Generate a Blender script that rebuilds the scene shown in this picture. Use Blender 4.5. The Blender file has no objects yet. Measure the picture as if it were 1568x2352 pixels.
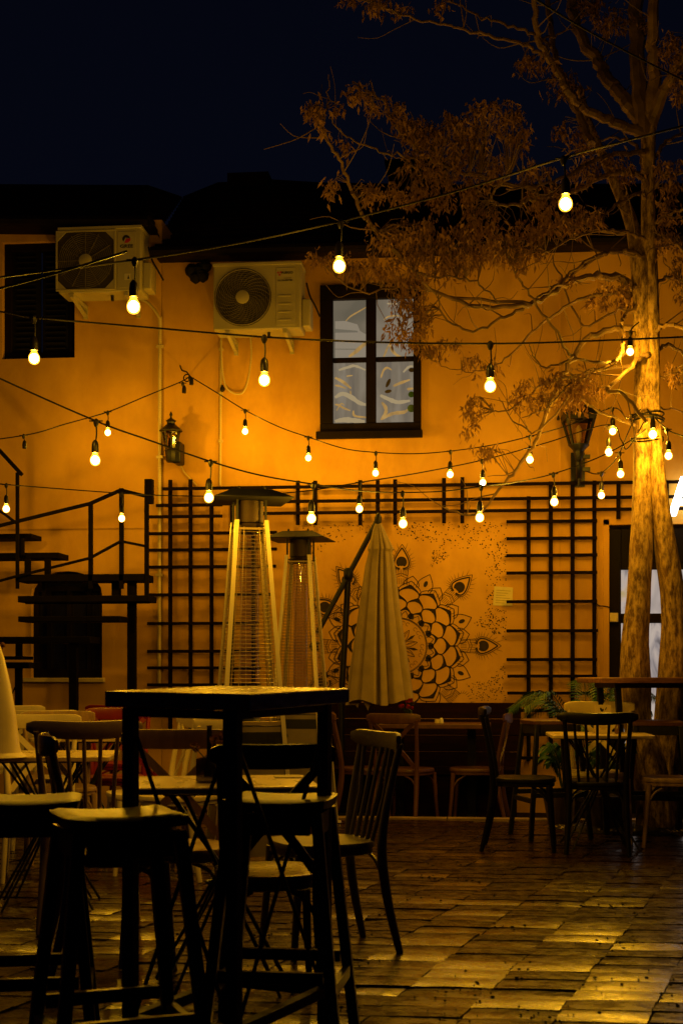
import bpy, math, random
from mathutils import Vector, Matrix, noise
random.seed(7)
R = math.radians
SC = bpy.context.scene
COL = SC.collection

# ------------------------------------------------------------------ camera
CAM_H, FPX, HX, HY = 1.14, 3267.0, 784.0, 1550.0     # eye height, focal length, principal point and horizon of a 1568 x 2352 picture
YAW = R(6.0)
cam_d = bpy.data.cameras.new("camera")
cam = bpy.data.objects.new("camera", cam_d)
COL.objects.link(cam)
cam.location = (0, 0, CAM_H)
cam.rotation_euler = (R(90), 0, YAW)
cam_d.lens, cam_d.sensor_width = 50, 36
cam_d.shift_y = (HY - 1176) / 2352
cam_d.clip_start, cam_d.clip_end = 0.1, 2000
cam_d.dof.use_dof = True
cam_d.dof.focus_distance = 9.5
cam_d.dof.aperture_fstop = 8.0
SC.camera = cam

# ------------------------------------------------------------------ night sky, exposure
w = bpy.data.worlds.new("World")
SC.world = w
w.use_nodes = True
nt = w.node_tree
bg = nt.nodes["Background"]
tc = nt.nodes.new("ShaderNodeTexCoord"); sx = nt.nodes.new("ShaderNodeSeparateXYZ"); rp = nt.nodes.new("ShaderNodeValToRGB")
rp.color_ramp.elements[0].position = 0.0; rp.color_ramp.elements[0].color = (0.0020, 0.0026, 0.0064, 1)
rp.color_ramp.elements[1].position = 0.55; rp.color_ramp.elements[1].color = (0.0010, 0.0015, 0.0044, 1)
nt.links.new(tc.outputs["Generated"], sx.inputs[0]); nt.links.new(sx.outputs["Z"], rp.inputs[0]); nt.links.new(rp.outputs[0], bg.inputs["Color"])
bg.inputs["Strength"].default_value = 1.0
SC.view_settings.view_transform = "Standard"
SC.view_settings.look = "None"
SC.view_settings.exposure = 0.0
SC.view_settings.gamma = 1.0
SC.render.engine = "CYCLES"
SC.cycles.use_denoising = True
SC.cycles.max_bounces = 6
SC.cycles.diffuse_bounces = 1
SC.cycles.transparent_max_bounces = 24
SC.cycles.sample_clamp_indirect = 4.0
SC.cycles.caustics_reflective = False
SC.cycles.caustics_refractive = False
BULB_W, BULB_COL = 13.0, (1.0, 0.48, 0.010)
SIGN_E = 5.0

# ------------------------------------------------------------------ picture -> world helpers
RT = Vector((math.cos(YAW), math.sin(YAW), 0)); FW = Vector((-math.sin(YAW), math.cos(YAW), 0)); UP = Vector((0, 0, 1))
EYE = Vector((0, 0, CAM_H))
def ray(x, y): return FW + RT * ((x - HX) / FPX) + UP * (-(y - HY) / FPX)
def P(x, y, Z): return EYE + ray(x, y) * Z                       # at distance Z along the view
def PW(x, y, Y):                                                 # on the vertical plane y = Y
    d = ray(x, y); return EYE + d * (Y / d.y)
def PG(x, y, z=0.0):                                             # on the level z
    d = ray(x, y); return EYE + d * ((z - CAM_H) / d.z)
def GZ(x, Z, z=0.0):                                             # column x, distance Z, level z
    p = EYE + RT * ((x - HX) / FPX * Z) + FW * Z; p.z = z; return p
def zoomed(ox, oy, f):                                           # coordinates measured in an enlarged crop
    return lambda pts: [((ox + a / f) / 1.0887, (oy + b / f) / 1.0887) for a, b in pts]
def face_view(x):                                                # rotation that faces away from the eye in column x
    return YAW - math.atan((x - HX) / FPX)

# ------------------------------------------------------------------ materials
def mat(name, col, rough=0.6, var=0.15, scale=12.0, bump=0.15, bscale=60.0, metal=0.0, spec=0.5, col2=None, stretch=None, coat=0.0, detail=5):
    m = bpy.data.materials.new(name); m.use_nodes = True
    n, l = m.node_tree.nodes, m.node_tree.links
    b = n["Principled BSDF"]
    t = n.new("ShaderNodeTexCoord"); mp = n.new("ShaderNodeMapping")
    l.new(t.outputs["Object"], mp.inputs[0])
    if stretch: mp.inputs["Scale"].default_value = stretch
    ns = n.new("ShaderNodeTexNoise"); ns.inputs["Scale"].default_value = scale; ns.inputs["Detail"].default_value = detail
    l.new(mp.outputs[0], ns.inputs["Vector"])
    cr = n.new("ShaderNodeValToRGB")
    c2 = col2 if col2 else tuple(c * (1 + var) for c in col)
    c1 = tuple(c * (1 - var) for c in col) if not col2 else col
    cr.color_ramp.elements[0].position, cr.color_ramp.elements[1].position = 0.33, 0.67
    cr.color_ramp.elements[0].color = (*c1, 1); cr.color_ramp.elements[1].color = (*c2, 1)
    l.new(ns.outputs[0], cr.inputs[0]); l.new(cr.outputs[0], b.inputs["Base Color"])
    b.inputs["Roughness"].default_value = rough; b.inputs["Metallic"].default_value = metal
    b.inputs["Specular IOR Level"].default_value = spec
    if coat: b.inputs["Coat Weight"].default_value = coat; b.inputs["Coat Roughness"].default_value = 0.15
    if bump:
        n2 = n.new("ShaderNodeTexNoise"); n2.inputs["Scale"].default_value = bscale; n2.inputs["Detail"].default_value = 6
        l.new(mp.outputs[0], n2.inputs["Vector"])
        bp = n.new("ShaderNodeBump"); bp.inputs["Strength"].default_value = bump; bp.inputs["Distance"].default_value = 0.01
        l.new(n2.outputs[0], bp.inputs["Height"]); l.new(bp.outputs[0], b.inputs["Normal"])
        rr = n.new("ShaderNodeMapRange"); rr.inputs[3].default_value = max(0.03, rough - 0.1); rr.inputs[4].default_value = min(1, rough + 0.12)
        l.new(ns.outputs[0], rr.inputs[0]); l.new(rr.outputs[0], b.inputs["Roughness"])
    return m
def emit_mat(name, col, strength, pattern=None, gloss=0.0):
    m = bpy.data.materials.new(name); m.use_nodes = True
    n, l = m.node_tree.nodes, m.node_tree.links
    for q in list(n): n.remove(q)
    o = n.new("ShaderNodeOutputMaterial"); e = n.new("ShaderNodeEmission")
    e.inputs[0].default_value = (*col, 1); e.inputs[1].default_value = strength
    if pattern:
        t = n.new("ShaderNodeTexCoord"); mp = n.new("ShaderNodeMapping"); mp.inputs["Scale"].default_value = pattern["scale"]
        mp.inputs["Location"].default_value = pattern.get("loc", (0, 0, 0))
        mp.inputs["Rotation"].default_value = pattern.get("rot", (0, 0, 0))
        l.new(t.outputs["Object"], mp.inputs[0])
        ns = n.new("ShaderNodeTexNoise"); ns.inputs["Scale"].default_value = pattern["ns"]; ns.inputs["Detail"].default_value = pattern.get("detail", 3)
        ns.inputs["Distortion"].default_value = pattern.get("dist", 1.5)
        l.new(mp.outputs[0], ns.inputs["Vector"])
        cr = n.new("ShaderNodeValToRGB")
        while len(cr.color_ramp.elements) < len(pattern["stops"]): cr.color_ramp.elements.new(0.5)
        for el, (p_, c_) in zip(cr.color_ramp.elements, pattern["stops"]): el.position = p_; el.color = (*c_, 1)
        l.new(ns.outputs[0], cr.inputs[0]); l.new(cr.outputs[0], e.inputs[0])
    l.new(e.outputs[0], o.inputs[0])
    if gloss:                                                     # the lit pane still mirrors the lamps outside
        g = n.new("ShaderNodeBsdfGlossy"); g.inputs["Roughness"].default_value = 0.09; a = n.new("ShaderNodeMixShader"); a.inputs[0].default_value = gloss
        l.new(e.outputs[0], a.inputs[1]); l.new(g.outputs[0], a.inputs[2]); l.new(a.outputs[0], o.inputs[0])
    return m

def stucco(name, col, stain):
    m = mat(name, col, rough=0.9, var=0.16, scale=1.1, bump=0.5, bscale=9, spec=0.15, detail=9)
    n, l = m.node_tree.nodes, m.node_tree.links
    b = n["Principled BSDF"]
    old = b.inputs["Base Color"].links[0].from_socket
    t = n.new("ShaderNodeTexCoord"); mp = n.new("ShaderNodeMapping"); mp.inputs["Scale"].default_value = (1.4, 1.4, 0.75)
    l.new(t.outputs["Object"], mp.inputs[0])
    n2 = n.new("ShaderNodeTexNoise"); n2.inputs["Scale"].default_value = 1.3; n2.inputs["Detail"].default_value = 8; n2.inputs["Roughness"].default_value = 0.65
    l.new(mp.outputs[0], n2.inputs["Vector"])
    cr = n.new("ShaderNodeValToRGB"); cr.color_ramp.elements[0].position = 0.44; cr.color_ramp.elements[1].position = 0.74
    cr.color_ramp.elements[0].color = (0, 0, 0, 1); cr.color_ramp.elements[1].color = (0.9, 0.9, 0.9, 1)
    l.new(n2.outputs[0], cr.inputs[0])
    mx = n.new("ShaderNodeMix"); mx.data_type = "RGBA"
    l.new(cr.outputs[0], mx.inputs[0]); l.new(old, mx.inputs[6]); mx.inputs[7].default_value = (*stain, 1)
    # broad trowel waves and a pitted skin
    n3 = n.new("ShaderNodeTexNoise"); n3.inputs["Scale"].default_value = 140; n3.inputs["Detail"].default_value = 4
    l.new(t.outputs["Object"], n3.inputs["Vector"])
    b2 = n.new("ShaderNodeBump"); b2.inputs["Strength"].default_value = 0.2; b2.inputs["Distance"].default_value = 0.004
    l.new(n3.outputs[0], b2.inputs["Height"])
    ob = b.inputs["Normal"].links[0].from_socket
    l.new(ob, b2.inputs["Normal"]); l.new(b2.outputs[0], b.inputs["Normal"])
    l.new(mx.outputs[2], b.inputs["Base Color"])
    return m

M_WALL = stucco("orange stucco", (0.66, 0.37, 0.055), (0.46, 0.235, 0.035))
M_WALL2 = stucco("ochre stucco", (0.68, 0.39, 0.06), (0.50, 0.265, 0.04))
M_ROOF = mat("dark roof tile", (0.016, 0.009, 0.007), 0.95, 0.3, 8, 0.4, 30, spec=0.1)
M_BLACKMETAL = mat("black painted steel", (0.006, 0.0055, 0.006), 0.45, 0.25, 20, 0.1, 90, spec=0.4)
M_DARKSTEEL = mat("dark steel stair", (0.0045, 0.003, 0.0025), 0.8, 0.3, 14, 0.15, 60, spec=0.06)
M_DARKWOOD = mat("dark window timber", (0.007, 0.0035, 0.002), 0.65, 0.35, 10, 0.2, 40, stretch=(1, 1, 0.15), spec=0.12)
M_SHUTTER = mat("black shutter", (0.005, 0.004, 0.004), 0.7, 0.3, 10, 0.2, 40, spec=0.2)
M_TRELLIS = mat("brown trellis paint", (0.008, 0.004, 0.0025), 0.8, 0.3, 12, 0.2, 50, spec=0.06)
M_ACWHITE = mat("aged white plastic", (0.46, 0.41, 0.27), 0.5, 0.08, 5, 0.05, 60)
M_ACDARK = mat("dark fan cavity", (0.02, 0.018, 0.014), 0.7, 0.2, 9, 0)
M_ACWIRE = mat("grey fan guard", (0.16, 0.13, 0.09), 0.5, 0.1, 9, 0)
M_BLACK = mat("black print", (0.012, 0.012, 0.014), 0.6, 0.1, 9, 0)
M_RED = mat("red print", (0.45, 0.02, 0.02), 0.6, 0.1, 9, 0)
M_CONDUIT = mat("cream conduit", (0.62, 0.50, 0.26), 0.5, 0.12, 8, 0.1, 40)
M_CABLE = mat("black cable rubber", (0.006, 0.0045, 0.004), 0.5, 0.2, 30, 0.05, 90, spec=0.14)
M_SOCKET = mat("black lamp socket", (0.015, 0.012, 0.010), 0.35, 0.2, 30, 0, spec=0.5)
def bulb_mat(nm, col, st):                                                   # bulb glare and halo put into a see-through glow; the lamp shines through
    m = bpy.data.materials.new(nm); m.use_nodes = True
    n, l = m.node_tree.nodes, m.node_tree.links
    for q in list(n): n.remove(q)
    o = n.new("ShaderNodeOutputMaterial"); e = n.new("ShaderNodeEmission"); t = n.new("ShaderNodeBsdfTransparent"); a = n.new("ShaderNodeAddShader")
    e.inputs[0].default_value = (*col, 1); e.inputs[1].default_value = st
    l.new(e.outputs[0], a.inputs[0]); l.new(t.outputs[0], a.inputs[1]); l.new(a.outputs[0], o.inputs[0]); return m
M_BULB = bulb_mat("glowing bulb glass", (1.0, 0.43, 0.03), 1.6); M_CORE = bulb_mat("white bulb glare", (1.0, 0.82, 0.52), 6.0)
M_SIGN = emit_mat("white lit letter", (1.0, 0.93, 0.86), SIGN_E)
M_BARTOP = mat("varnished plank", (0.20, 0.10, 0.03), 0.27, 0.5, 7, 0.25, 26, stretch=(7, 0.7, 7), coat=0.5)
M_EDGELIGHT = mat("grey lit plank edge", (0.34, 0.31, 0.28), 0.7, 0.5, 9, 0.5, 40, stretch=(5, 1, 9))
M_BLKWOOD = mat("black stained wood", (0.006, 0.0045, 0.004), 0.30, 0.3, 14, 0.06, 60, spec=0.22)
M_STOOLTOP = mat("dark varnished seat", (0.030, 0.015, 0.006), 0.34, 0.4, 9, 0.04, 40, stretch=(5, 1, 1), spec=0.3)
M_CREAM = mat("cream chair paint", (0.80, 0.67, 0.38), 0.38, 0.08, 9, 0.08, 70)
M_YELLOW = mat("yellow cream chair paint", (0.80, 0.64, 0.26), 0.38, 0.08, 9, 0.08, 70)
M_TAUPE = mat("taupe chair paint", (0.46, 0.33, 0.16), 0.4, 0.12, 9, 0.1, 70)
M_TAN = mat("tan chair wood", (0.40, 0.25, 0.11), 0.38, 0.18, 9, 0.1, 60, stretch=(3, 3, 0.5))
M_GREY = mat("olive grey chair paint", (0.12, 0.10, 0.06), 0.36, 0.15, 9, 0.1, 70)
M_BROWN = mat("red brown chair wood", (0.10, 0.038, 0.015), 0.42, 0.2, 9, 0.1, 60, stretch=(3, 3, 0.5))
M_DKBROWN = mat("dark brown chair wood", (0.06, 0.03, 0.013), 0.28, 0.25, 9, 0.1, 60, coat=0.2)
M_REDCHAIR = mat("red chair paint", (0.30, 0.014, 0.012), 0.4, 0.15, 9, 0.08, 60)
M_TTOP = mat("cream table laminate", (0.72, 0.55, 0.27), 0.28, 0.1, 4, 0.05, 50, stretch=(4, 1, 1))
M_BENCH = mat("maroon bench timber", (0.011, 0.0028, 0.0018), 0.85, 0.4, 7, 0.2, 40, stretch=(0.5, 4, 4), spec=0.08)
M_STEEL = mat("brushed heater steel", (0.80, 0.70, 0.48), 0.36, 0.15, 8, 0.1, 80, metal=0.55, stretch=(1, 1, 0.1))
M_HPANEL = mat("heater side panel", (0.24, 0.19, 0.12), 0.45, 0.15, 6, 0.05, 60, metal=0.4)
M_HCAP = mat("heater cap metal", (0.02, 0.02, 0.025), 0.5, 0.3, 9, 0.1, 60, metal=0.4)
M_WIRE = mat("guard wire", (0.34, 0.25, 0.13), 0.4, 0.2, 9, 0, metal=0.4)
M_CANVAS = mat("cream parasol canvas", (0.36, 0.27, 0.13), 0.9, 0.1, 10, 0.3, 180, spec=0.15)
M_PAINT = mat("black mural paint", (0.018, 0.008, 0.005), 0.8, 0.4, 20, 0)
M_PAINT2 = mat("brown mural wash", (0.30, 0.13, 0.04), 0.85, 0.2, 12, 0)
M_PAPER = mat("yellow paper", (0.68, 0.58, 0.26), 0.8, 0.06, 12, 0)
M_INK = mat("faded ink", (0.42, 0.33, 0.10), 0.8, 0.1, 12, 0)
M_LEAF = mat("dry seed leaves", (0.22, 0.105, 0.034), 0.7, 0.4, 3, 0, col2=(0.48, 0.27, 0.11))
M_PALM = mat("palm green", (0.022, 0.075, 0.022), 0.4, 0.4, 9, 0, spec=0.4)
M_POT = mat("dark clay pot", (0.05, 0.028, 0.018), 0.7, 0.2, 9, 0.2, 40)
M_SOIL = mat("dark soil", (0.022, 0.014, 0.009), 0.95, 0.4, 14, 0.6, 40)
M_PEBBLE = mat("pale leaf litter", (0.34, 0.27, 0.20), 0.6, 0.5, 9, 0.2, 40)
M_FLOWER = mat("dried pink flower", (0.42, 0.22, 0.13), 0.8, 0.3, 20, 0)
M_REDFLOWER = mat("red flower", (0.45, 0.02, 0.02), 0.7, 0.3, 20, 0)
M_STEM = mat("dark green stem", (0.03, 0.05, 0.02), 0.7, 0.3, 20, 0)
M_WHITE = mat("off white enamel", (0.72, 0.66, 0.52), 0.4, 0.05, 9, 0)

def glass_mat(name, tint, alpha):                                 # thin clear pane: mostly see-through with a glossy skin
    m = bpy.data.materials.new(name); m.use_nodes = True
    n, l = m.node_tree.nodes, m.node_tree.links
    for q in list(n): n.remove(q)
    o = n.new("ShaderNodeOutputMaterial"); t = n.new("ShaderNodeBsdfTransparent"); g = n.new("ShaderNodeBsdfGlossy"); mx = n.new("ShaderNodeMixShader")
    t.inputs[0].default_value = (*tint, 1); g.inputs["Roughness"].default_value = 0.06; mx.inputs[0].default_value = alpha
    l.new(t.outputs[0], mx.inputs[1]); l.new(g.outputs[0], mx.inputs[2]); l.new(mx.outputs[0], o.inputs[0])
    return m
M_GLASS = glass_mat("clear glass", (0.9, 0.87, 0.78), 0.2)
M_AMBER = glass_mat("dusty lantern glass", (0.72, 0.60, 0.36), 0.12)

def bark_mat():
    m = mat("peeling bark", (0.12, 0.066, 0.025), 0.8, 0.5, 9, 1.0, 30, stretch=(1, 1, 0.3), spec=0.25)
    n, l = m.node_tree.nodes, m.node_tree.links
    b = n["Principled BSDF"]; old = b.inputs["Base Color"].links[0].from_socket
    t = n.new("ShaderNodeTexCoord"); mp = n.new("ShaderNodeMapping"); mp.inputs["Scale"].default_value = (1.5, 1.5, 0.5)
    l.new(t.outputs["Object"], mp.inputs[0])
    n2 = n.new("ShaderNodeTexNoise"); n2.inputs["Scale"].default_value = 20; n2.inputs["Detail"].default_value = 12; n2.inputs["Roughness"].default_value = 0.75
    l.new(mp.outputs[0], n2.inputs["Vector"])
    cr = n.new("ShaderNodeValToRGB"); cr.color_ramp.elements[0].position = 0.41; cr.color_ramp.elements[1].position = 0.60
    l.new(n2.outputs[0], cr.inputs[0])
    mx = n.new("ShaderNodeMix"); mx.data_type = "RGBA"; l.new(cr.outputs[0], mx.inputs[0]); l.new(old, mx.inputs[6]); mx.inputs[7].default_value = (0.55, 0.37, 0.14, 1)
    l.new(mx.outputs[2], b.inputs["Base Color"])
    return m
M_BARK = bark_mat()
M_BRANCH = mat("branch bark", (0.20, 0.12, 0.055), 0.6, 0.35, 9, 0.4, 50, stretch=(1, 1, 1))

def paving_mat():
    m = bpy.data.materials.new("worn stone pavers"); m.use_nodes = True
    n, l = m.node_tree.nodes, m.node_tree.links
    b = n["Principled BSDF"]
    t = n.new("ShaderNodeTexCoord")
    at = n.new("ShaderNodeAttribute"); at.attribute_name = "tone"
    n1 = n.new("ShaderNodeTexNoise"); n1.inputs["Scale"].default_value = 15; n1.inputs["Detail"].default_value = 10; n1.inputs["Roughness"].default_value = 0.65
    mp1 = n.new("ShaderNodeMapping"); mp1.inputs["Scale"].default_value = (0.75, 1.2, 1); l.new(t.outputs["Object"], mp1.inputs[0])
    l.new(mp1.outputs[0], n1.inputs["Vector"])
    c1 = n.new("ShaderNodeValToRGB"); c1.color_ramp.elements[0].position = 0.3; c1.color_ramp.elements[1].position = 0.72
    c1.color_ramp.elements[0].color = (0.014, 0.0045, 0.0018, 1); c1.color_ramp.elements[1].color = (0.042, 0.0145, 0.005, 1)
    l.new(n1.outputs[0], c1.inputs[0])
    mv = n.new("ShaderNodeMix"); mv.data_type = "RGBA"; mv.blend_type = "MULTIPLY"; mv.inputs[0].default_value = 1
    l.new(c1.outputs[0], mv.inputs[6]); l.new(at.outputs["Color"], mv.inputs[7])
    # pits and dark chips
    mp = n.new("ShaderNodeMapping"); mp.inputs["Scale"].default_value = (0.7, 1.5, 1)
    l.new(t.outputs["Object"], mp.inputs[0])
    v = n.new("ShaderNodeTexNoise"); v.inputs["Scale"].default_value = 26; v.inputs["Detail"].default_value = 5
    l.new(mp.outputs[0], v.inputs["Vector"])
    c2 = n.new("ShaderNodeValToRGB"); c2.color_ramp.elements[0].position = 0.27; c2.color_ramp.elements[1].position = 0.36
    l.new(v.outputs[0], c2.inputs[0])
    m2 = n.new("ShaderNodeMix"); m2.data_type = "RGBA"; m2.inputs[6].default_value = (0.02, 0.012, 0.008, 1)
    l.new(c2.outputs[0], m2.inputs[0]); l.new(mv.outputs[2], m2.inputs[7])
    l.new(m2.outputs[2], b.inputs["Base Color"])
    mr = n.new("ShaderNodeMapRange"); mr.inputs[1].default_value = 0.3; mr.inputs[2].default_value = 0.7; mr.inputs[3].default_value = 0.16; mr.inputs[4].default_value = 0.38
    l.new(n1.outputs[0], mr.inputs[0]); l.new(mr.outputs[0], b.inputs["Roughness"])
    n3 = n.new("ShaderNodeTexNoise"); n3.inputs["Scale"].default_value = 16; n3.inputs["Detail"].default_value = 7
    l.new(t.outputs["Object"], n3.inputs["Vector"])
    ad = n.new("ShaderNodeMath"); ad.operation = "MULTIPLY_ADD"; ad.inputs[1].default_value = 0.5
    l.new(c2.outputs[0], ad.inputs[0]); l.new(n3.outputs[0], ad.inputs[2])
    bp = n.new("ShaderNodeBump"); bp.inputs["Strength"].default_value = 0.22; bp.inputs["Distance"].default_value = 0.006
    l.new(ad.outputs[0], bp.inputs["Height"])
    ge = n.new("ShaderNodeNewGeometry"); al = n.new("ShaderNodeAttribute"); al.attribute_name = "lean"      # every stone lies at its own lean
    va = n.new("ShaderNodeVectorMath"); va.operation = "ADD"; vn = n.new("ShaderNodeVectorMath"); vn.operation = "NORMALIZE"
    l.new(ge.outputs["Normal"], va.inputs[0]); l.new(al.outputs["Vector"], va.inputs[1]); l.new(va.outputs[0], vn.inputs[0]); l.new(vn.outputs[0], bp.inputs["Normal"])
    l.new(bp.outputs[0], b.inputs["Normal"])
    b.inputs["Specular IOR Level"].default_value = 0.75
    return m
M_PAVE = paving_mat()
M_JOINT = mat("dark joint sand", (0.018, 0.012, 0.008), 0.95, 0.4, 20, 0.4, 60, spec=0.1)
M_KERB = mat("kerb stone", (0.24, 0.16, 0.085), 0.7, 0.3, 6, 0.4, 40)

# ------------------------------------------------------------------ mesh builder
class MB:
    def __init__(s): s.v, s.f = [], []
    def add(s, vs, fs):
        o = len(s.v); s.v += [Vector(v) for v in vs]; s.f += [tuple(i + o for i in f) for f in fs]; return s
    def quad(s, a, b, c, d): return s.add([a, b, c, d], [(0, 1, 2, 3)])
    def frame_box(s, o, ex, ey, ez):                              # box from a corner and three edge vectors
        o, ex, ey, ez = Vector(o), Vector(ex), Vector(ey), Vector(ez)
        vs = [o, o + ex, o + ex + ey, o + ey, o + ez, o + ex + ez, o + ex + ey + ez, o + ey + ez]
        fs = [(0, 3, 2, 1), (4, 5, 6, 7), (0, 1, 5, 4), (1, 2, 6, 5), (2, 3, 7, 6), (3, 0, 4, 7)]
        if ex.cross(ey).dot(ez) < 0: fs = [tuple(reversed(f)) for f in fs]
        return s.add(vs, fs)
    def box(s, x0, x1, y0, y1, z0, z1): return s.frame_box((x0, y0, z0), (x1 - x0, 0, 0), (0, y1 - y0, 0), (0, 0, z1 - z0))
    def bar(s, a, b, w, h=None, side=None):                       # straight bar of rectangular section
        a, b = Vector(a), Vector(b); h = h or w
        d = (b - a).normalized()
        sd = Vector(side) if side else (d.cross(UP) if abs(d.z) < 0.95 else d.cross(Vector((0, 1, 0))))
        sd = (sd - d * sd.dot(d)).normalized(); up = sd.cross(d)
        return s.frame_box(a - sd * w / 2 - up * h / 2, sd * w, up * h, b - a)
    def tube(s, pts, r, n=8, caps=True, wob=0.0):
        pts = [Vector(p) for p in pts]; k = len(pts)
        rs = [r] * k if isinstance(r, (int, float)) else [r[0] + (r[1] - r[0]) * i / (k - 1) for i in range(k)] if len(r) == 2 and k != 2 else list(r)
        t0 = (pts[1] - pts[0]).normalized()
        nrm = t0.cross(UP) if abs(t0.z) < 0.9 else t0.cross(Vector((0, 1, 0))); nrm.normalize()
        vs, fs = [], []
        for i, p in enumerate(pts):
            t = (pts[min(i + 1, k - 1)] - pts[max(i - 1, 0)]).normalized()
            nrm = (nrm - t * nrm.dot(t)).normalized(); bi = t.cross(nrm)
            for j in range(n):
                a = 2 * math.pi * j / n
                q = rs[i] * (1 + (random.uniform(-wob, wob) if wob else 0))
                vs.append(p + (nrm * math.cos(a) + bi * math.sin(a)) * q)
        for i in range(k - 1):
            for j in range(n):
                a, b = i * n + j, i * n + (j + 1) % n
                fs.append((a, b, b + n, a + n))
        if caps: fs.append(tuple(reversed(range(n)))); fs.append(tuple(range((k - 1) * n, k * n)))
        return s.add(vs, fs)
    def lathe(s, prof, n=16, c=(0, 0, 0), a0=0.0, sx=1.0, sy=1.0):  # profile of (radius, z) around a vertical axis
        c = Vector(c); vs, fs = [], []
        for (r, z) in prof:
            for j in range(n):
                a = a0 + 2 * math.pi * j / n; vs.append(c + Vector((r * sx * math.cos(a), r * sy * math.sin(a), z)))
        for i in range(len(prof) - 1):
            for j in range(n):
                a, b = i * n + j, i * n + (j + 1) % n; fs.append((a, b, b + n, a + n))
        fs.append(tuple(reversed(range(n)))); fs.append(tuple(range((len(prof) - 1) * n, len(prof) * n)))
        return s.add(vs, fs)
    def rings(s, rs):                                             # stacked closed outlines of equal length, capped
        n = len(rs[0]); vs = [p for r_ in rs for p in r_]; fs = []
        for i in range(len(rs) - 1):
            for j in range(n):
                a, b = i * n + j, i * n + (j + 1) % n; fs.append((a, b, b + n, a + n))
        fs.append(tuple(reversed(range(n)))); fs.append(tuple(range((len(rs) - 1) * n, len(rs) * n)))
        return s.add(vs, fs)
    def prism(s, poly, ex):                                       # planar outline pushed along ex
        ex = Vector(ex); a = [Vector(p) for p in poly]; return s.rings([a, [p + ex for p in a]])
def curve(pts, n=6):                                              # Catmull-Rom through the points
    pts = [Vector(p) for p in pts]; out = []
    for i in range(len(pts) - 1):
        p0, p1, p2, p3 = pts[max(i - 1, 0)], pts[i], pts[i + 1], pts[min(i + 2, len(pts) - 1)]
        for k in range(n):
            t = k / n
            out.append(0.5 * ((2 * p1) + (p2 - p0) * t + (2 * p0 - 5 * p1 + 4 * p2 - p3) * t * t + (3 * p1 - p0 - 3 * p2 + p3) * t ** 3))
    out.append(pts[-1]); return out

def wloc(o):
    v = Vector((0, 0, 0))
    while o: v = v + o.location; o = o.parent
    return v
def obj(name, mb, m, parent=None, local=False, bevel=0.0, smooth=True, loc=None, label=None):
    me = bpy.data.meshes.new(name)
    off = Vector((0, 0, 0))
    if parent and not local: off = wloc(parent)
    elif loc is not None: off = Vector(loc)
    me.from_pydata([tuple(v - off) for v in mb.v], [], mb.f)
    me.materials.append(m)
    if smooth:
        me.polygons.foreach_set("use_smooth", [True] * len(me.polygons)); me.update(); me.set_sharp_from_angle(angle=R(38))
    o = bpy.data.objects.new(name, me); COL.objects.link(o)
    if parent: o.parent = parent
    elif loc is not None: o.location = off
    if bevel:
        bm = o.modifiers.new("bevel", "BEVEL"); bm.width = bevel; bm.segments = 2; bm.limit_method = "ANGLE"
    if label: o["label"] = label
    return o
def tag(o, label, cat, group=None, kind=None):
    if label: o["label"] = label
    if cat: o["category"] = cat
    if group: o["group"] = group
    if kind: o["kind"] = kind
    return o
def thing(name, loc, label, cat, rotz=0.0, group=None):
    o = bpy.data.objects.new(name, None); COL.objects.link(o)
    o.location = loc; o.rotation_euler = (0, 0, rotz); o.empty_display_size = 0.2
    return tag(o, label, cat, group)
def struct(name, mb, m, smooth=False):
    o = obj(name, mb, m, smooth=smooth); o["kind"] = "structure"; return o
def dup(src, loc, rotz, label, group=None, parent=None):
    c = src.copy(); COL.objects.link(c)
    if parent is None:
        c.location = loc; c.rotation_euler = (0, 0, rotz); c["label"] = label
        if group: c["group"] = group
    else: c.parent = parent
    for ch in src.children: dup(ch, None, None, None, None, c)
    return c
def text_mb(s, size, cx, cz, Y, depth=0.004, align="CENTER", shear=0.0, sx=1.0, bold=0.0):   # lettering that faces the plaza
    cu = bpy.data.curves.new("t", "FONT"); cu.body = s; cu.size = size; cu.align_x = align; cu.align_y = "CENTER"
    cu.extrude = depth / 2; cu.shear = shear; cu.offset = bold
    t = bpy.data.objects.new("t", cu); COL.objects.link(t)
    bpy.context.view_layer.update()
    me = bpy.data.meshes.new_from_object(t.evaluated_get(bpy.context.evaluated_depsgraph_get()))
    mb = MB(); mb.add([(cx + v.co.x * sx, Y - v.co.z, cz + v.co.y) for v in me.vertices], [tuple(p.vertices) for p in me.polygons])
    bpy.data.objects.remove(t); bpy.data.meshes.remove(me); bpy.data.curves.remove(cu)
    return mb

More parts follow.
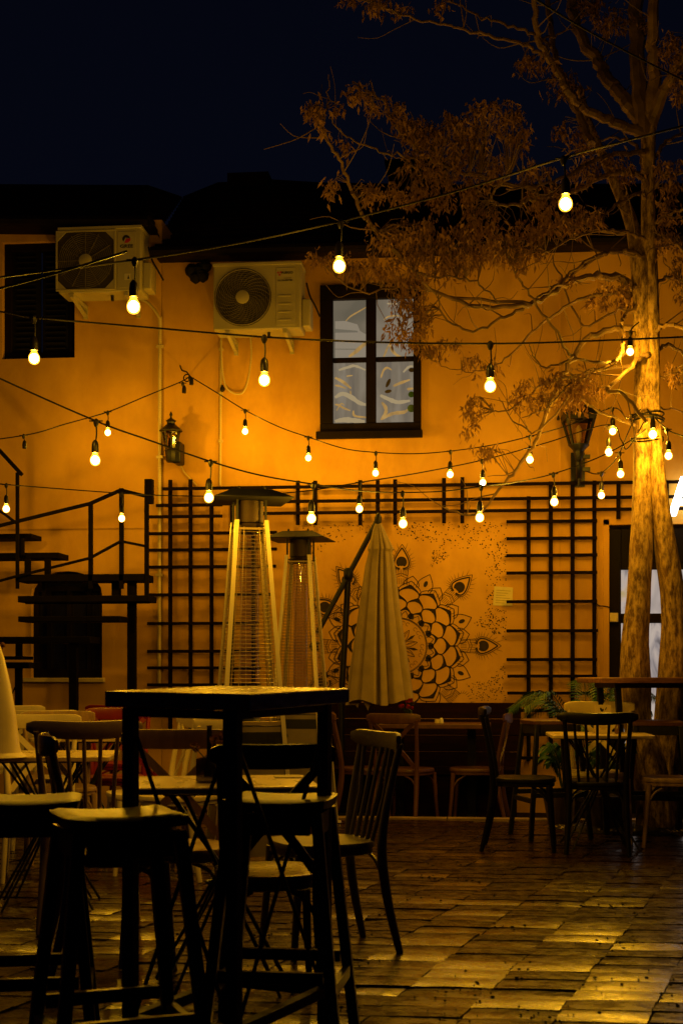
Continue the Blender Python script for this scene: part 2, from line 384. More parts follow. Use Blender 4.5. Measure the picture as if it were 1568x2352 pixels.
# ================================================================== setting: plaza, kerb, lower terrace
W = 12.7                                                          # the house fronts stand on the line y = W
KY = PG(990, 1883, 0.0).y
base = MB().quad((-300, -300, -0.13), (300, -300, -0.13), (300, 300, -0.13), (-300, 300, -0.13))
struct("ground", base, M_JOINT)
bed = MB().quad((-12, -2, -0.014), (12, -2, -0.014), (12, KY, -0.014), (-12, KY, -0.014))
struct("joint_bed", bed, M_JOINT)
def paving():
    vs, fs, tone, tilt = [], [], [], []
    pitch_y, pitch_x, skew = 0.155, 0.305, math.tan(R(13))
    rows = int((KY - 1.6) / pitch_y); pitch_y = (KY - 1.6) / rows
    NX, NY = 8, 4
    for r_ in range(rows):
        y0 = 1.6 + r_ * pitch_y
        slope_row = random.gauss(0, 0.008)
        for c_ in range(-20, 22):
            x0 = c_ * pitch_x + y0 * skew - 1.2 + 0.006 * math.sin(r_ * 1.7) + random.uniform(-0.003, 0.003)
            if x0 < -5.2 or x0 > 5.5: continue
            tx, ty = random.gauss(0, 0.008), (random.gauss(0.056, 0.014) if random.random() < 0.32 else random.gauss(-0.055, 0.016)) + slope_row; hz = random.gauss(0, 0.0012)
            if random.random() < 0.04: hz -= 0.004
            sx_t, sy_t = tx * 0.6 + random.gauss(0, 0.01), ty * 0.78; tx, ty = tx * 0.4, ty * 0.22
            cupx, cupy = random.gauss(0.003, 0.0025), random.gauss(0.0012, 0.0012); ph, wv = random.uniform(0, 6.28), random.uniform(0, 0.0012)
            tn = random.uniform(0.7, 1.2); gp = random.uniform(0.001, 0.003); o = len(vs); fx = random.uniform(-0.35, 0.35)
            for i in range(NX + 1):
                for j in range(NY + 1):
                    u, v = i / NX, j / NY
                    ed = (i in (0, NX)) or (j in (0, NY))
                    yy = y0 + gp + (pitch_y - 2 * gp) * v + (random.uniform(-0.002, 0.002) if ed else 0)
                    xx = x0 + gp + (pitch_x - 2 * gp) * u + (yy - y0) * skew + (random.uniform(-0.002, 0.002) if ed else 0)
                    z = hz + tx * (u - 0.5) * pitch_x + ty * (v - 0.5) * pitch_y - cupx * (2 * u - 1 + fx) ** 2 * 0.6 - cupy * (2 * v - 1) ** 2 + wv * math.sin(3.5 * u + ph) * (2 * v - 1) - (0.0010 if ed else 0)
                    vs.append((xx, yy, z))
            for i in range(NX):
                for j in range(NY):
                    a = o + i * (NY + 1) + j; fs.append((a, a + NY + 1, a + NY + 2, a + 1)); tone.append(tn); tilt.append((sx_t, sy_t))
            ring = [o + i * (NY + 1) for i in range(NX + 1)] + [o + NX * (NY + 1) + j for j in range(1, NY + 1)] + [o + i * (NY + 1) + NY for i in range(NX - 1, -1, -1)] + [o + j for j in range(NY - 1, 0, -1)]
            k = len(vs)
            for q in ring: vs.append((vs[q][0], vs[q][1], -0.02))
            for a in range(len(ring)):
                b = (a + 1) % len(ring); fs.append((ring[b], ring[a], k + a, k + b)); tone.append(tn); tilt.append((0, 0))
    me = bpy.data.meshes.new("paving"); me.from_pydata(vs, [], fs); me.materials.append(M_PAVE)
    me.polygons.foreach_set("use_smooth", [True] * len(me.polygons)); me.update(); me.set_sharp_from_angle(angle=R(30))
    at = me.attributes.new("tone", "FLOAT_COLOR", "FACE")
    at.data.foreach_set("color", [c for t in tone for c in (t, t, t, 1.0)])
    a2 = me.attributes.new("lean", "FLOAT_VECTOR", "FACE")
    a2.data.foreach_set("vector", [c for t in tilt for c in (-t[0], -t[1], 0.0)])
    o = bpy.data.objects.new("paving", me); COL.objects.link(o); o["kind"] = "structure"
paving()
kb = MB()
x = -6.0
while x < 6:
    L = random.uniform(0.55, 0.9)
    kb.frame_box((x + 0.004, KY + random.uniform(0, 0.012), -0.1), (L - 0.008, 0, 0), (0, 0.14, 0), (0, 0, 0.108 + random.uniform(0, 0.008)))
    x += L
kerb = struct("kerb", kb, M_KERB)
tf = MB().quad((-9, KY + 0.1, -0.08), (9, KY + 0.1, -0.08), (9, W + 0.3, -0.08), (-9, W + 0.3, -0.08))
struct("terrace_floor", tf, mat("dark terrace boards", (0.012, 0.006, 0.004), 0.9, 0.4, 6, 0.3, 40, stretch=(0.6, 6, 1), spec=0.1))

# ================================================================== houses
def wall_mb(x0, x1, z0, z1, holes, Y=W, th=0.35, reveal=0.14):
    mb = MB()
    xs = sorted({x0, x1, *[h[0] for h in holes], *[h[1] for h in holes]}); zs = sorted({z0, z1, *[h[2] for h in holes], *[h[3] for h in holes]})
    for i in range(len(xs) - 1):
        for j in range(len(zs) - 1):
            cx, cz = (xs[i] + xs[i + 1]) / 2, (zs[j] + zs[j + 1]) / 2
            if any(h[0] < cx < h[1] and h[2] < cz < h[3] for h in holes): continue
            mb.quad((xs[i], Y, zs[j]), (xs[i + 1], Y, zs[j]), (xs[i + 1], Y, zs[j + 1]), (xs[i], Y, zs[j + 1]))
    for a, b, c, d in holes:                                      # reveals and the dark room wall behind
        mb.quad((a, Y, c), (a, Y, d), (a, Y + reveal, d), (a, Y + reveal, c)); mb.quad((b, Y, d), (b, Y, c), (b, Y + reveal, c), (b, Y + reveal, d))
        mb.quad((a, Y, d), (b, Y, d), (b, Y + reveal, d), (a, Y + reveal, d)); mb.quad((b, Y, c), (a, Y, c), (a, Y + reveal, c), (b, Y + reveal, c))
    mb.quad((x0, Y, z0), (x0, Y, z1), (x0, Y + 6, z1), (x0, Y + 6, z0)); mb.quad((x1, Y, z1), (x1, Y, z0), (x1, Y + 6, z0), (x1, Y + 6, z1))
    mb.quad((x1, Y + 6, z0), (x0, Y + 6, z0), (x0, Y + 6, z1), (x1, Y + 6, z1))
    return mb
XC = PW(372, 1000, W).x                                           # the joint between the two houses
zl = PW(150, 512, W).z; zr = PW(900, 566, W).z
# --- left house
houseA = thing("house", (XC - 2, W, -0.08), "ochre rendered house at the left end with a dark shuttered upper window", "house", group="houses round the square")
w1 = (PW(5, 0, W).x, PW(172, 0, W).x, PW(90, 823, W).z, PW(90, 553, W).z)
w2 = (PW(72, 0, W).x, PW(235, 0, W).x, PW(150, 1557, W).z, PW(150, 1312, W).z)
wm = wall_mb(XC - 6.0, XC, -0.1, zl, [w1, w2])
a, b, c, d = w2; acx, ahw = (a + b) / 2, (b - a) / 2; asp = d - ahw * 0.62
for i in range(12):                                               # masonry over the arch of the lower window
    q0, q1 = math.pi * i / 12, math.pi * (i + 1) / 12
    p0, p1 = (acx + ahw * math.cos(q0), asp + (d - asp) * math.sin(q0)), (acx + ahw * math.cos(q1), asp + (d - asp) * math.sin(q1))
    wm.quad((p1[0], W - 0.002, p1[1]), (p0[0], W - 0.002, p0[1]), (p0[0], W - 0.002, d + 0.01), (p1[0], W - 0.002, d + 0.01))
    wm.quad((p0[0], W - 0.002, p0[1]), (p1[0], W - 0.002, p1[1]), (p1[0], W + 0.14, p1[1]), (p0[0], W + 0.14, p0[1]))
obj("wall", wm, M_WALL2, houseA, smooth=False)
def roof_mb(eave, ridge, pitch=0.21):                             # two matching polylines joined by rows of tiles
    mb = MB(); n = len(eave); rows = 16
    for i in range(n - 1):
        for r_ in range(rows):
            t0, t1 = r_ / rows, (r_ + 1) / rows
            a, b = Vector(eave[i]).lerp(Vector(ridge[i]), t0), Vector(eave[i + 1]).lerp(Vector(ridge[i + 1]), t0)
            c, d = Vector(eave[i + 1]).lerp(Vector(ridge[i + 1]), t1), Vector(eave[i]).lerp(Vector(ridge[i]), t1)
            k = Vector((0, 0, 0.045)); mb.quad(a + k, b + k, c, d); mb.quad(a, b, b + k, a + k)
    # soffit
    for i in range(n - 1):
        a, b = Vector(eave[i]), Vector(eave[i + 1]); q = Vector((0, 0.7, 0)); mb.quad(a, a + q, b + q, b)
    return mb
RY = W + 3.2
def ridge(pts, Y=RY): return [PW(a, b, Y) for a, b in pts]
ev = [PW(-420, 508, W - 0.35), PW(-100, 510, W - 0.35), PW(180, 512, W - 0.35), PW(345, 512, W - 0.35), PW(362, 540, W - 0.1)]
rd = [PW(-420, 424, RY), PW(-100, 427, RY), PW(180, 429, RY), PW(340, 430, RY), PW(420, 456, RY)]
rfA = obj("roof", roof_mb(ev, rd), M_ROOF, houseA, smooth=False)
g = MB(); g.tube([p + Vector((0, -0.05, 0.0)) for p in ev[:4]], 0.05, 8); obj("gutter", g, M_DARKWOOD, rfA)
def shutter_window(parent, hole, arched=False):
    a, b, c, d = hole; Y = W + 0.07
    f = MB()
    if not arched:
        fr = MB(); t = 0.07
        fr.box(a, b, Y, Y + 0.07, d - t, d); fr.box(a, b, Y, Y + 0.07, c, c + t); fr.box(a, a + t, Y, Y + 0.07, c + t, d - t); fr.box(b - t, b, Y, Y + 0.07, c + t, d - t)
        win = obj("window", fr, M_DARKWOOD, parent, bevel=0.004)
        mid = (a + b) / 2
        for x0, x1 in ((a + t, mid - 0.01), (mid + 0.01, b - t)):
            s = MB(); s.box(x0, x1, Y + 0.035, Y + 0.06, c + t, d - t)
            z = c + t + 0.03
            while z < d - t - 0.05:
                s.frame_box((x0 + 0.04, Y + 0.012, z), (x1 - x0 - 0.08, 0, 0), (0, 0.02, 0.018), (0, -0.004, 0.012)); z += 0.05
            obj("shutter", s, M_SHUTTER, win)
        return win
    # arched timber window with glazing bars
    cx, hw = (a + b) / 2, (b - a) / 2; spring = d - hw * 0.45
    out = [(cx + hw * math.cos(t), spring + (d - spring) * math.sin(t)) for t in [math.pi * i / 20 for i in range(21)]]
    ring_o = [(a, c), (b, c)] + [(x_, z_) for x_, z_ in out]
    k = 0.86
    ring_i = [(cx + (x_ - cx) * k, c + 0.08 + (z_ - c) * 0.86) for x_, z_ in ring_o]
    fr = MB(); n = len(ring_o)
    vs = [(x_, Y, z_) for x_, z_ in ring_o] + [(x_, Y, z_) for x_, z_ in ring_i] + [(x_, Y + 0.06, z_) for x_, z_ in ring_i]
    fs = [(i, (i + 1) % n, n + (i + 1) % n, n + i) for i in range(n)] + [(n + i, n + (i + 1) % n, 2 * n + (i + 1) % n, 2 * n + i) for i in range(n)]
    fr.add(vs, fs)
    for fx in (-0.33, 0, 0.33): fr.box(cx + fx * hw * 2 * 0.86 - 0.02, cx + fx * hw * 2 * 0.86 + 0.02, Y + 0.005, Y + 0.045, c + 0.08, spring)
    fr.box(a + 0.05, b - 0.05, Y + 0.003, Y + 0.047, spring - 0.03, spring + 0.02)
    win = obj("window", fr, M_DARKWOOD, parent)
    gl = MB(); gl.add([(x_, Y + 0.05, z_) for x_, z_ in ring_i], [tuple(range(n))])
    obj("pane", gl, mat("dark window glass", (0.012, 0.010, 0.009), 0.15, 0.2, 5, 0), win)
    bk = MB(); bk.quad((a, Y + 0.075, c), (b, Y + 0.075, c), (b, Y + 0.075, d), (a, Y + 0.075, d)); obj("infill", bk, M_SHUTTER, win)
    sl = MB(); sl.box(a - 0.06, b + 0.03, W - 0.06, W + 0.05, c - 0.04, c); obj("sill", sl, M_CONDUIT, win, bevel=0.006)
    return win
shutter_window(houseA, w1); shutter_window(houseA, w2, True)
lin = MB(); zz = PW(150, 1320, W).z; lin.box(XC - 5.9, XC - 0.15, W - 0.012, W + 0.01, PW(150, 1213, W).z - 0.008, PW(150, 1213, W).z + 0.008)
obj("render_seam", lin, M_WALL2, houseA)
# --- right house
XE = PW(1568, 1000, W).x + 3.5
houseB = thing("house", (XC + 2, W, -0.08), "orange rendered house with the black mandala mural and a lit upper window", "house", group="houses round the square")
w3 = (PW(736, 0, W).x, PW(967, 0, W).x, PW(850, 1001, W).z, PW(850, 655, W).z)
DR = (PW(1398, 0, W).x, PW(1398, 0, W).x + 1.5, -0.1, PW(1440, 1206, W).z)
obj("wall", wall_mb(XC + 0.004, XE, -0.1, zr + 0.12, [w3, DR], Y=W - 0.004), M_WALL, houseB, smooth=False)
ev = [PW(350, 582, W - 0.3), PW(500, 579, W - 0.3), PW(625, 576, W - 0.3), PW(745, 573, W - 0.3), PW(1050, 564, W - 0.3), PW(1700, 545, W - 0.3), PW(2300, 527, W - 0.3)]
rd = [PW(424, 454, RY), PW(500, 420, RY), PW(625, 413, RY), PW(745, 421, RY), PW(1050, 426, RY), PW(1700, 424, RY), PW(2300, 420, RY)]
rf = obj("roof", roof_mb(ev, rd), M_ROOF, houseB, smooth=False)
g = MB(); g.tube([p + Vector((0, -0.05, 0.0)) for p in ev], 0.045, 8); obj("gutter", g, M_DARKWOOD, rf)
lo = MB(); a = PW(522, 397, RY - 0.5); b = PW(616, 397, RY - 0.5); lo.frame_box((a.x, RY - 0.5, a.z - 1.2), (b.x - a.x, 0, 0), (0, 0.9, 0), (0, 0, 1.2))
obj("dormer", lo, M_ROOF, rf)
a = PW(893, 372, RY - 0.35); b = PW(1010, 372, RY - 0.35); lo = MB(); lo.frame_box((a.x, RY - 0.3, a.z - 1.3), (b.x - a.x, 0, 0), (0, 0.9, 0), (0, 0, 1.3)); lo.frame_box((a.x - 0.05, RY - 0.35, a.z), (b.x - a.x + 0.1, 0, 0), (0, 1.0, 0), (0, 0, 0.03))
obj("chimney", lo, M_ROOF, rf)
# eave board
fb = MB(); e0, e1 = PW(372, 588, W - 0.05), PW(2300, 533, W - 0.05); fb.frame_box((XC + 0.02, W - 0.05, zr - 0.03), (XE - XC - 0.04, 0, 0), (0, 0.04, 0), (0, 0, 0.14)); obj("eave_board", fb, M_DARKWOOD, houseB)
# upper lit window
a, b, c, d = w3
fr = MB(); Y0, Y1 = W - 0.05, W + 0.05; t = 0.115
fr.box(a, b, Y0, Y1, d - 0.13, d); fr.box(a, b, Y0, Y1, c, c + 0.11); fr.box(a, a + t, Y0, Y1, c + 0.11, d - 0.13); fr.box(b - t * 0.6, b, Y0, Y1, c + 0.11, d - 0.13)
mx = a + (b - a) * 0.505
fr.box(mx - 0.045, mx + 0.045, Y0 + 0.01, Y1, c + 0.11, d - 0.13)
mz = c + (d - c) * 0.505
fr.box(a + t, mx - 0.045, Y0 + 0.035, Y1, mz - 0.022, mz + 0.022); fr.box(mx + 0.045, b - t * 0.6, Y0 + 0.035, Y1, mz - 0.022, mz + 0.022)
fr.box(a - 0.03, b + 0.015, W - 0.11, Y0 - 0.001, c - 0.035, c + 0.03)
win = obj("window", fr, M_DARKWOOD, houseB, bevel=0.006)
GREY, GREY2, OCH = (0.215, 0.172, 0.118), (0.27, 0.222, 0.16), (0.44, 0.25, 0.07)
paneM = [emit_mat("curtained pane", GREY, 0.9, dict(scale=(1.0, 1, 1.6), ns=1.3, dist=0.4, detail=3, stops=[(0.36, (0.14, 0.118, 0.08)), (0.5, GREY), (0.64, GREY2)]), gloss=0.07),
         emit_mat("lower curtained pane", GREY, 0.9, dict(scale=(5.0, 1, 0.8), ns=2.0, dist=0.5, detail=4, stops=[(0.36, (0.165, 0.135, 0.10)), (0.5, GREY), (0.64, GREY2)]), gloss=0.07)]
cells = [(a + t, mx - 0.045, mz + 0.022, d - 0.13, 0), (mx + 0.045, b - t * 0.6, mz + 0.022, d - 0.13, 0), (a + t, mx - 0.045, c + 0.11, mz - 0.022, 1), (mx + 0.045, b - t * 0.6, c + 0.11, mz - 0.022, 1)]
for x0, x1, z0, z1, k in cells:
    p = MB(); p.box(x0 - 0.01, x1 + 0.01, W + 0.012, W + 0.018, z0 - 0.01, z1 + 0.01); obj("pane", p, paneM[k], win, smooth=False)
zw = zoomed(780, 690, 5.227)
def wpt3(q): return PW(q[0], q[1], W)
def pane_poly(pts, name, m, Y): 
    mb = MB(); mb.prism([(wpt3(q).x, Y, wpt3(q).z) for q in zw(pts)], (0, 0.003, 0)); return obj(name, mb, m, win, smooth=False)
M_PELMET = emit_mat("lit pelmet", (0.275, 0.225, 0.16), 0.9); M_PELSHADE = emit_mat("shaded pelmet", (0.165, 0.14, 0.10), 0.9); M_OCHRE = emit_mat("backlit ochre paint", OCH, 0.95, dict(scale=(1, 1, 1), ns=9, dist=1.0, stops=[(0.3, (0.30, 0.18, 0.06)), (0.55, OCH), (0.75, (0.50, 0.32, 0.11))])); M_CREAMPAINT = emit_mat("backlit pale paint", (0.40, 0.30, 0.16), 0.9)
pane_poly([(300, 590), (430, 585), (590, 630), (625, 715), (700, 760), (745, 770), (745, 1085), (300, 1085)], "pelmet_tone", M_PELMET, W + 0.0062)
pane_poly([(300, 690), (590, 715), (600, 735), (300, 740)], "pelmet_tone", M_PELSHADE, W + 0.003)  # line of shade on the pelmet, put in as a dimmer glow
pane_poly([(300, 950), (590, 950), (590, 962), (300, 960)], "pelmet_tone", M_PELSHADE, W + 0.003)
def brush(pts, wd, m=M_OCHRE, Y=W - 0.0005):                      # a tapering brush stroke on the glass
    cc = curve([Vector((q[0], q[1], 0)) for q in pts], 5); n = len(cc); L, Rr = [], []
    for i, p in enumerate(cc):
        d = (cc[min(i + 1, n - 1)] - cc[max(i - 1, 0)]).normalized(); k = wd * 0.36 * (0.25 + 0.75 * math.sin(math.pi * (0.12 + 0.80 * i / (n - 1)))) * random.uniform(0.85, 1.15)
        L.append((p.x - d.y * k, p.y + d.x * k)); Rr.append((p.x + d.y * k, p.y - d.x * k))
    mb = MB(); A_ = [wpt3(q) for q in zw(L)]; B_ = [wpt3(q) for q in zw(Rr)]
    for i in range(n - 1): mb.quad((A_[i].x, Y, A_[i].z), (B_[i].x, Y, B_[i].z), (B_[i + 1].x, Y, B_[i + 1].z), (A_[i + 1].x, Y, A_[i + 1].z))
    obj("painted_stroke", mb, m, win, smooth=False)
for k, (pts, wd) in enumerate([([(720, 400), (600, 470), (500, 530), (440, 590)], 26), ([(745, 850), (650, 920), (560, 1000), (480, 1055)], 70), ([(735, 800), (725, 900), (720, 980)], 36),
        ([(350, 1230), (480, 1190), (560, 1175), (700, 1230)], 50), ([(300, 1330), (380, 1370), (450, 1420), (510, 1470)], 56), ([(300, 1430), (360, 1440), (440, 1470)], 34), ([(450, 1310), (530, 1300)], 28),
        ([(300, 1590), (400, 1540), (520, 1590), (620, 1660), (742, 1690)], 80), ([(300, 1680), (350, 1690), (420, 1730), (500, 1760)], 42), ([(320, 1760), (380, 1670), (420, 1690)], 22), ([(540, 1760), (560, 1830), (740, 1850)], 40), ([(300, 1900), (420, 1880), (560, 1890), (690, 1905)], 95),
        ([(500, 1500), (510, 1600)], 22), ([(1010, 880), (1040, 960), (1100, 1030), (1190, 1070)], 54), ([(1000, 900), (960, 1000), (930, 1065)], 36), ([(980, 360), (1120, 365)], 36), ([(940, 570), (1000, 530), (1110, 520), (1190, 540)], 26),
        ([(900, 1330), (930, 1240), (980, 1200), (1040, 1230)], 40), ([(1060, 1440), (1150, 1400), (1280, 1355)], 50), ([(890, 1560), (1000, 1610), (1120, 1650), (1280, 1630)], 78), ([(910, 1650), (960, 1720), (960, 1790), (900, 1880)], 66), ([(910, 1870), (1050, 1800), (1200, 1780), (1250, 1745)], 64), ([(1240, 1480), (1320, 1470)], 48), ([(1190, 1260), (1260, 1190), (1320, 1180)], 40)]):
    brush(pts, wd, M_OCHRE if k % 4 != 3 else M_CREAMPAINT, W - 0.0005 - 0.0004 * (k % 3))
def blob_paint(pts, name, m, parent, Y):
    mb = MB(); mb.prism([(x_, Y, z_) for x_, z_ in pts], (0, 0.003, 0)); return obj(name, mb, m, parent, smooth=False)
M_PANEINK = mat("pane ink", (0.05, 0.04, 0.05), 0.6, 0.2, 9, 0); M_PANEGREEN = mat("pane green paint", (0.03, 0.12, 0.09), 0.6, 0.2, 9, 0); M_PANEBLUE = mat("pane blue paint", (0.06, 0.14, 0.20), 0.6, 0.2, 9, 0)
def ell(px, py, rx, ry, rot=0, n=14):
    cpt = PW(px, py, W); s = 1 / 257
    return [(cpt.x + s * (rx * math.cos(q) * math.cos(rot) - ry * math.sin(q) * math.sin(rot)), cpt.z + s * (rx * math.cos(q) * math.sin(rot) + ry * math.sin(q) * math.cos(rot))) for q in [2 * math.pi * i / n for i in range(n)]]
blob_paint(ell(891, 880, 4, 11, R(-25)), "painted_leaf", M_PANEINK, win, W - 0.0045); blob_paint(ell(891, 899, 8, 4, R(10)), "painted_leaf", M_PANEINK, win, W - 0.0045)
blob_paint(ell(944, 906, 7, 7), "painted_leaf", M_PANEGREEN, win, W - 0.0045); blob_paint(ell(944, 938, 9, 9), "painted_leaf", M_PANEBLUE, win, W - 0.0045); blob_paint(ell(945, 850, 7, 5), "painted_leaf", M_PANEINK, win, W - 0.0045)
# door
a, b, c, d = DR
fr = MB(); Y0 = W + 0.02; t = 0.105; z1 = PW(1430, 1308, W).z; z2 = PW(1430, 1418, W).z
fr.box(a, a + t, Y0, Y0 + 0.1, c, d - 0.03); fr.box(b - 0.12, b, Y0, Y0 + 0.1, c, d - 0.03); fr.box(a + t, b - 0.12, Y0, Y0 + 0.1, z1, d - 0.03)
fr.box(a + t, b - 0.12, Y0 + 0.01, Y0 + 0.09, z2 - 0.05, z2 + 0.035); fr.box(a + t, b - 0.12, Y0 + 0.01, Y0 + 0.09, c, c + 0.5)
for i in range(2):                                                # raised panels of the transom
    x0 = a + t + 0.06 + i * 0.56; fr.box(x0, x0 + 0.48, Y0 - 0.012, Y0 - 0.001, z1 + 0.06, d - 0.10); fr.box(x0 + 0.06, x0 + 0.42, Y0 - 0.022, Y0 - 0.0125, z1 + 0.11, d - 0.15)
door = obj("door", fr, M_DARKWOOD, houseB, bevel=0.005)
LIL, PK = (0.60, 0.49, 0.42), (0.68, 0.50, 0.38)
dm = emit_mat("lit door glass", LIL, 0.8, dict(scale=(1.8, 1, 1.0), ns=2.2, dist=1.6, stops=[(0.3, (0.30, 0.25, 0.23)), (0.46, LIL), (0.58, PK), (0.68, (0.58, 0.42, 0.20))]), gloss=0.07)
dm2 = emit_mat("lit lower door glass", LIL, 0.8, dict(scale=(2.2, 1, 0.9), ns=2.6, dist=2.4, stops=[(0.27, (0.10, 0.08, 0.075)), (0.40, (0.34, 0.29, 0.28)), (0.55, LIL), (0.7, (0.66, 0.55, 0.46))]), gloss=0.07)
p = MB(); p.box(a + t - 0.005, b - 0.115, Y0 + 0.045, Y0 + 0.055, z2 + 0.03, z1 + 0.005); obj("door_glass", p, dm, door, smooth=False)
p = MB(); p.box(a + t - 0.005, b - 0.115, Y0 + 0.045, Y0 + 0.055, c + 0.495, z2 - 0.045); obj("door_glass", p, dm2, door, smooth=False)
sr = MB(); sr.box(a - 0.05, a - 0.003, W - 0.025, W - 0.004, c, d + 0.05); sr.box(a - 0.05, b + 0.05, W - 0.025, W - 0.004, d + 0.003, d + 0.05)
obj("door_surround", sr, M_WALL, houseB)

# ------------------------------------------------------------------ mural painted on the right house
mur, wash = MB(), MB()
MC = PW(915, 1484, W - 0.004); MS = 1 / 257.0
def mp2(q): return Vector((MC.x + q[0] * MS, W - 0.0065, MC.z + q[1] * MS))
def stroke(pts, wd, mb=None, taper=False):
    mb = mb or mur; n = len(pts); vs, fs = [], []
    for i, (x_, y_) in enumerate(pts):
        a_, b_ = pts[max(i - 1, 0)], pts[min(i + 1, n - 1)]; dx, dy = b_[0] - a_[0], b_[1] - a_[1]; L = math.hypot(dx, dy) or 1
        ww = wd / 2 * ((1 - 0.8 * i / (n - 1)) if taper else 1)
        vs += [mp2((x_ - dy / L * ww, y_ + dx / L * ww)), mp2((x_ + dy / L * ww, y_ - dx / L * ww))]
    fs = [(2 * i, 2 * i + 1, 2 * i + 3, 2 * i + 2) for i in range(n - 1)]
    mb.add(vs, fs)
def inside(q): x_, y_ = q; return y_ > -132 and x_ > -215
def fill(pts, mb=None):
    (mb or mur).add([mp2(q) for q in pts], [tuple(range(len(pts)))])
def pol(r, a): return (r * math.cos(a), r * math.sin(a))
def qb(p0, p1, p2, n=8): return [((1 - t) ** 2 * p0[0] + 2 * t * (1 - t) * p1[0] + t * t * p2[0], (1 - t) ** 2 * p0[1] + 2 * t * (1 - t) * p1[1] + t * t * p2[1]) for t in [i / n for i in range(n + 1)]]
def arcs(r, wd): 
    pts = [pol(r, 2 * math.pi * i / 72) for i in range(73)]; stroke(pts, wd)
arcs(65, 1.6); arcs(63, 1.0)
def petal(r0, r1, ac, half, wd, heavy=0.0, tip=True):
    if not inside(pol(r1 * 0.92, ac)): return
    b0, b1, tp = pol(r0, ac - half), pol(r0, ac + half), pol(r1, ac)
    c0, c1 = pol(r0 + (r1 - r0) * 0.75, ac - half * 1.15), pol(r0 + (r1 - r0) * 0.75, ac + half * 1.15)
    h_ = r1 - r0
    def ogee(sg, b_): 
        p1, p2 = pol(r0 + h_ * 0.50, ac + sg * half * 1.22), pol(r0 + h_ * 0.72, ac + sg * half * 0.42)
        return [((1 - t) ** 3 * b_[0] + 3 * t * (1 - t) ** 2 * p1[0] + 3 * t * t * (1 - t) * p2[0] + t ** 3 * tp[0], (1 - t) ** 3 * b_[1] + 3 * t * (1 - t) ** 2 * p1[1] + 3 * t * t * (1 - t) * p2[1] + t ** 3 * tp[1]) for t in [i / 8 for i in range(9)]]
    s0, s1 = ogee(-1, b0), ogee(1, b1)
    stroke(s0, wd); stroke(s1, wd)
    if heavy:                                                     # thick painted shadow inside the tip
        for sd_, sg in ((s0, 1), (s1, -1)):
            inn = []
            for i, q in enumerate(sd_):
                k = heavy * max(0, (i - 2) / 6); cx_, cy_ = pol((r0 + r1) / 2, ac); inn.append((q[0] + (cx_ - q[0]) * k, q[1] + (cy_ - q[1]) * k))
            for i in range(2, 8):
                f4 = [mp2(sd_[i]), mp2(sd_[i + 1]), mp2(inn[i + 1]), mp2(inn[i])]
                mur.quad(*(f4 if sg > 0 else reversed(f4)))
NP = 16
for k in range(NP):
    ac = 2 * math.pi * k / NP
    if inside(pol(74, ac + 0.1)): fill([(pol(74, ac)[0] + 7 * math.cos(q), pol(74, ac)[1] + 7.5 * math.sin(q)) for q in [2 * math.pi * i / 14 for i in range(14)]])
    hp = math.pi / NP
    petal(67, 82, ac + hp, hp * 0.5, 1.5)
    petal(68, 92, ac + hp, hp * 0.97, 2.4, 0.62)
    petal(92, 118, ac, hp * 0.98, 2.6, 0.8)
    petal(117, 143, ac + hp, hp * 0.98, 2.6, 0.72)
    petal(125, 152, ac + hp, hp * 1.0, 1.8)
NF = 8
for k in range(NF):                                              # outer leaves between the feathers
    for off, r1, hv in ((-0.21, 160, 0), (0, 175, 1), (0.21, 160, 0)):
        ac = 2 * math.pi * (k + 0.5) / NF + off - 0.02
        petal(140, r1 + 4, ac, 0.12, 1.8)
        if not inside(pol(r1, ac)): continue
        if hv: fill([(pol(155, ac)[0] + 7.5 * math.cos(q) * math.cos(ac) - 4.5 * math.sin(q) * math.sin(ac), pol(155, ac)[1] + 7.5 * math.cos(q) * math.sin(ac) + 4.5 * math.sin(q) * math.cos(ac)) for q in [2 * math.pi * i / 12 for i in range(12)]])
        else:
            for e in (-0.035, 0.03): stroke([pol(140, ac + e), pol(145, ac + e * 1.3), pol(151, ac + e)], 1.0)
for ang in (-43, 0, 44, 88, 128, 152, 180, 205):                 # peacock feathers
    ac = R(ang)
    def F(u, v): return (u * math.cos(ac) - v * math.sin(ac), u * math.sin(ac) + v * math.cos(ac))
    if inside(F(150, 0)):
        stroke([F(140, -14), F(178, -16)], 1.3); stroke([F(140, 14), F(178, 16)], 1.3)
        for v in range(-12, 13, 4): stroke([F(142, v), F(156, v)], 0.9); stroke([F(162, v), F(178, v)], 0.9)
        stroke([F(156, -15), F(162, 0), F(156, 15)], 1.2); stroke([F(162, -15), F(168, 0), F(162, 15)], 1.2)
    for rr, wd in ((1.0, 1.5), (0.82, 3.2)):
        for sgn in (1, -1):
            pts = [F(176 + (1 - rr) * 14 + q[0] * rr, sgn * q[1] * rr) for q in qb((0, 4), (2, 40), (58, 0), 12)]
            if all(inside(q) for q in pts): stroke(pts, wd)
    pts = [F(193 + 13 * math.cos(q) - (4 if abs(q - math.pi) < 0.5 else 0) * -1, 12.5 * math.sin(q)) for q in [2 * math.pi * i / 20 for i in range(20)]]
    if all(inside(q) for q in pts): fill(pts)
    for i in range(11):                                          # fringe
        for sgn in (1, -1):
            q = qb((0, 4), (2, 40), (58, 0), 11)[i]; q2 = qb((-6, 8), (2, 60), (74, 2), 11)[i]
            A_, B_ = F(176 + q[0], sgn * (q[1] + 2)), F(176 + q2[0], sgn * (q2[1] + 1))
            if inside(A_) and inside(B_): stroke([A_, B_], 1.2, taper=True)
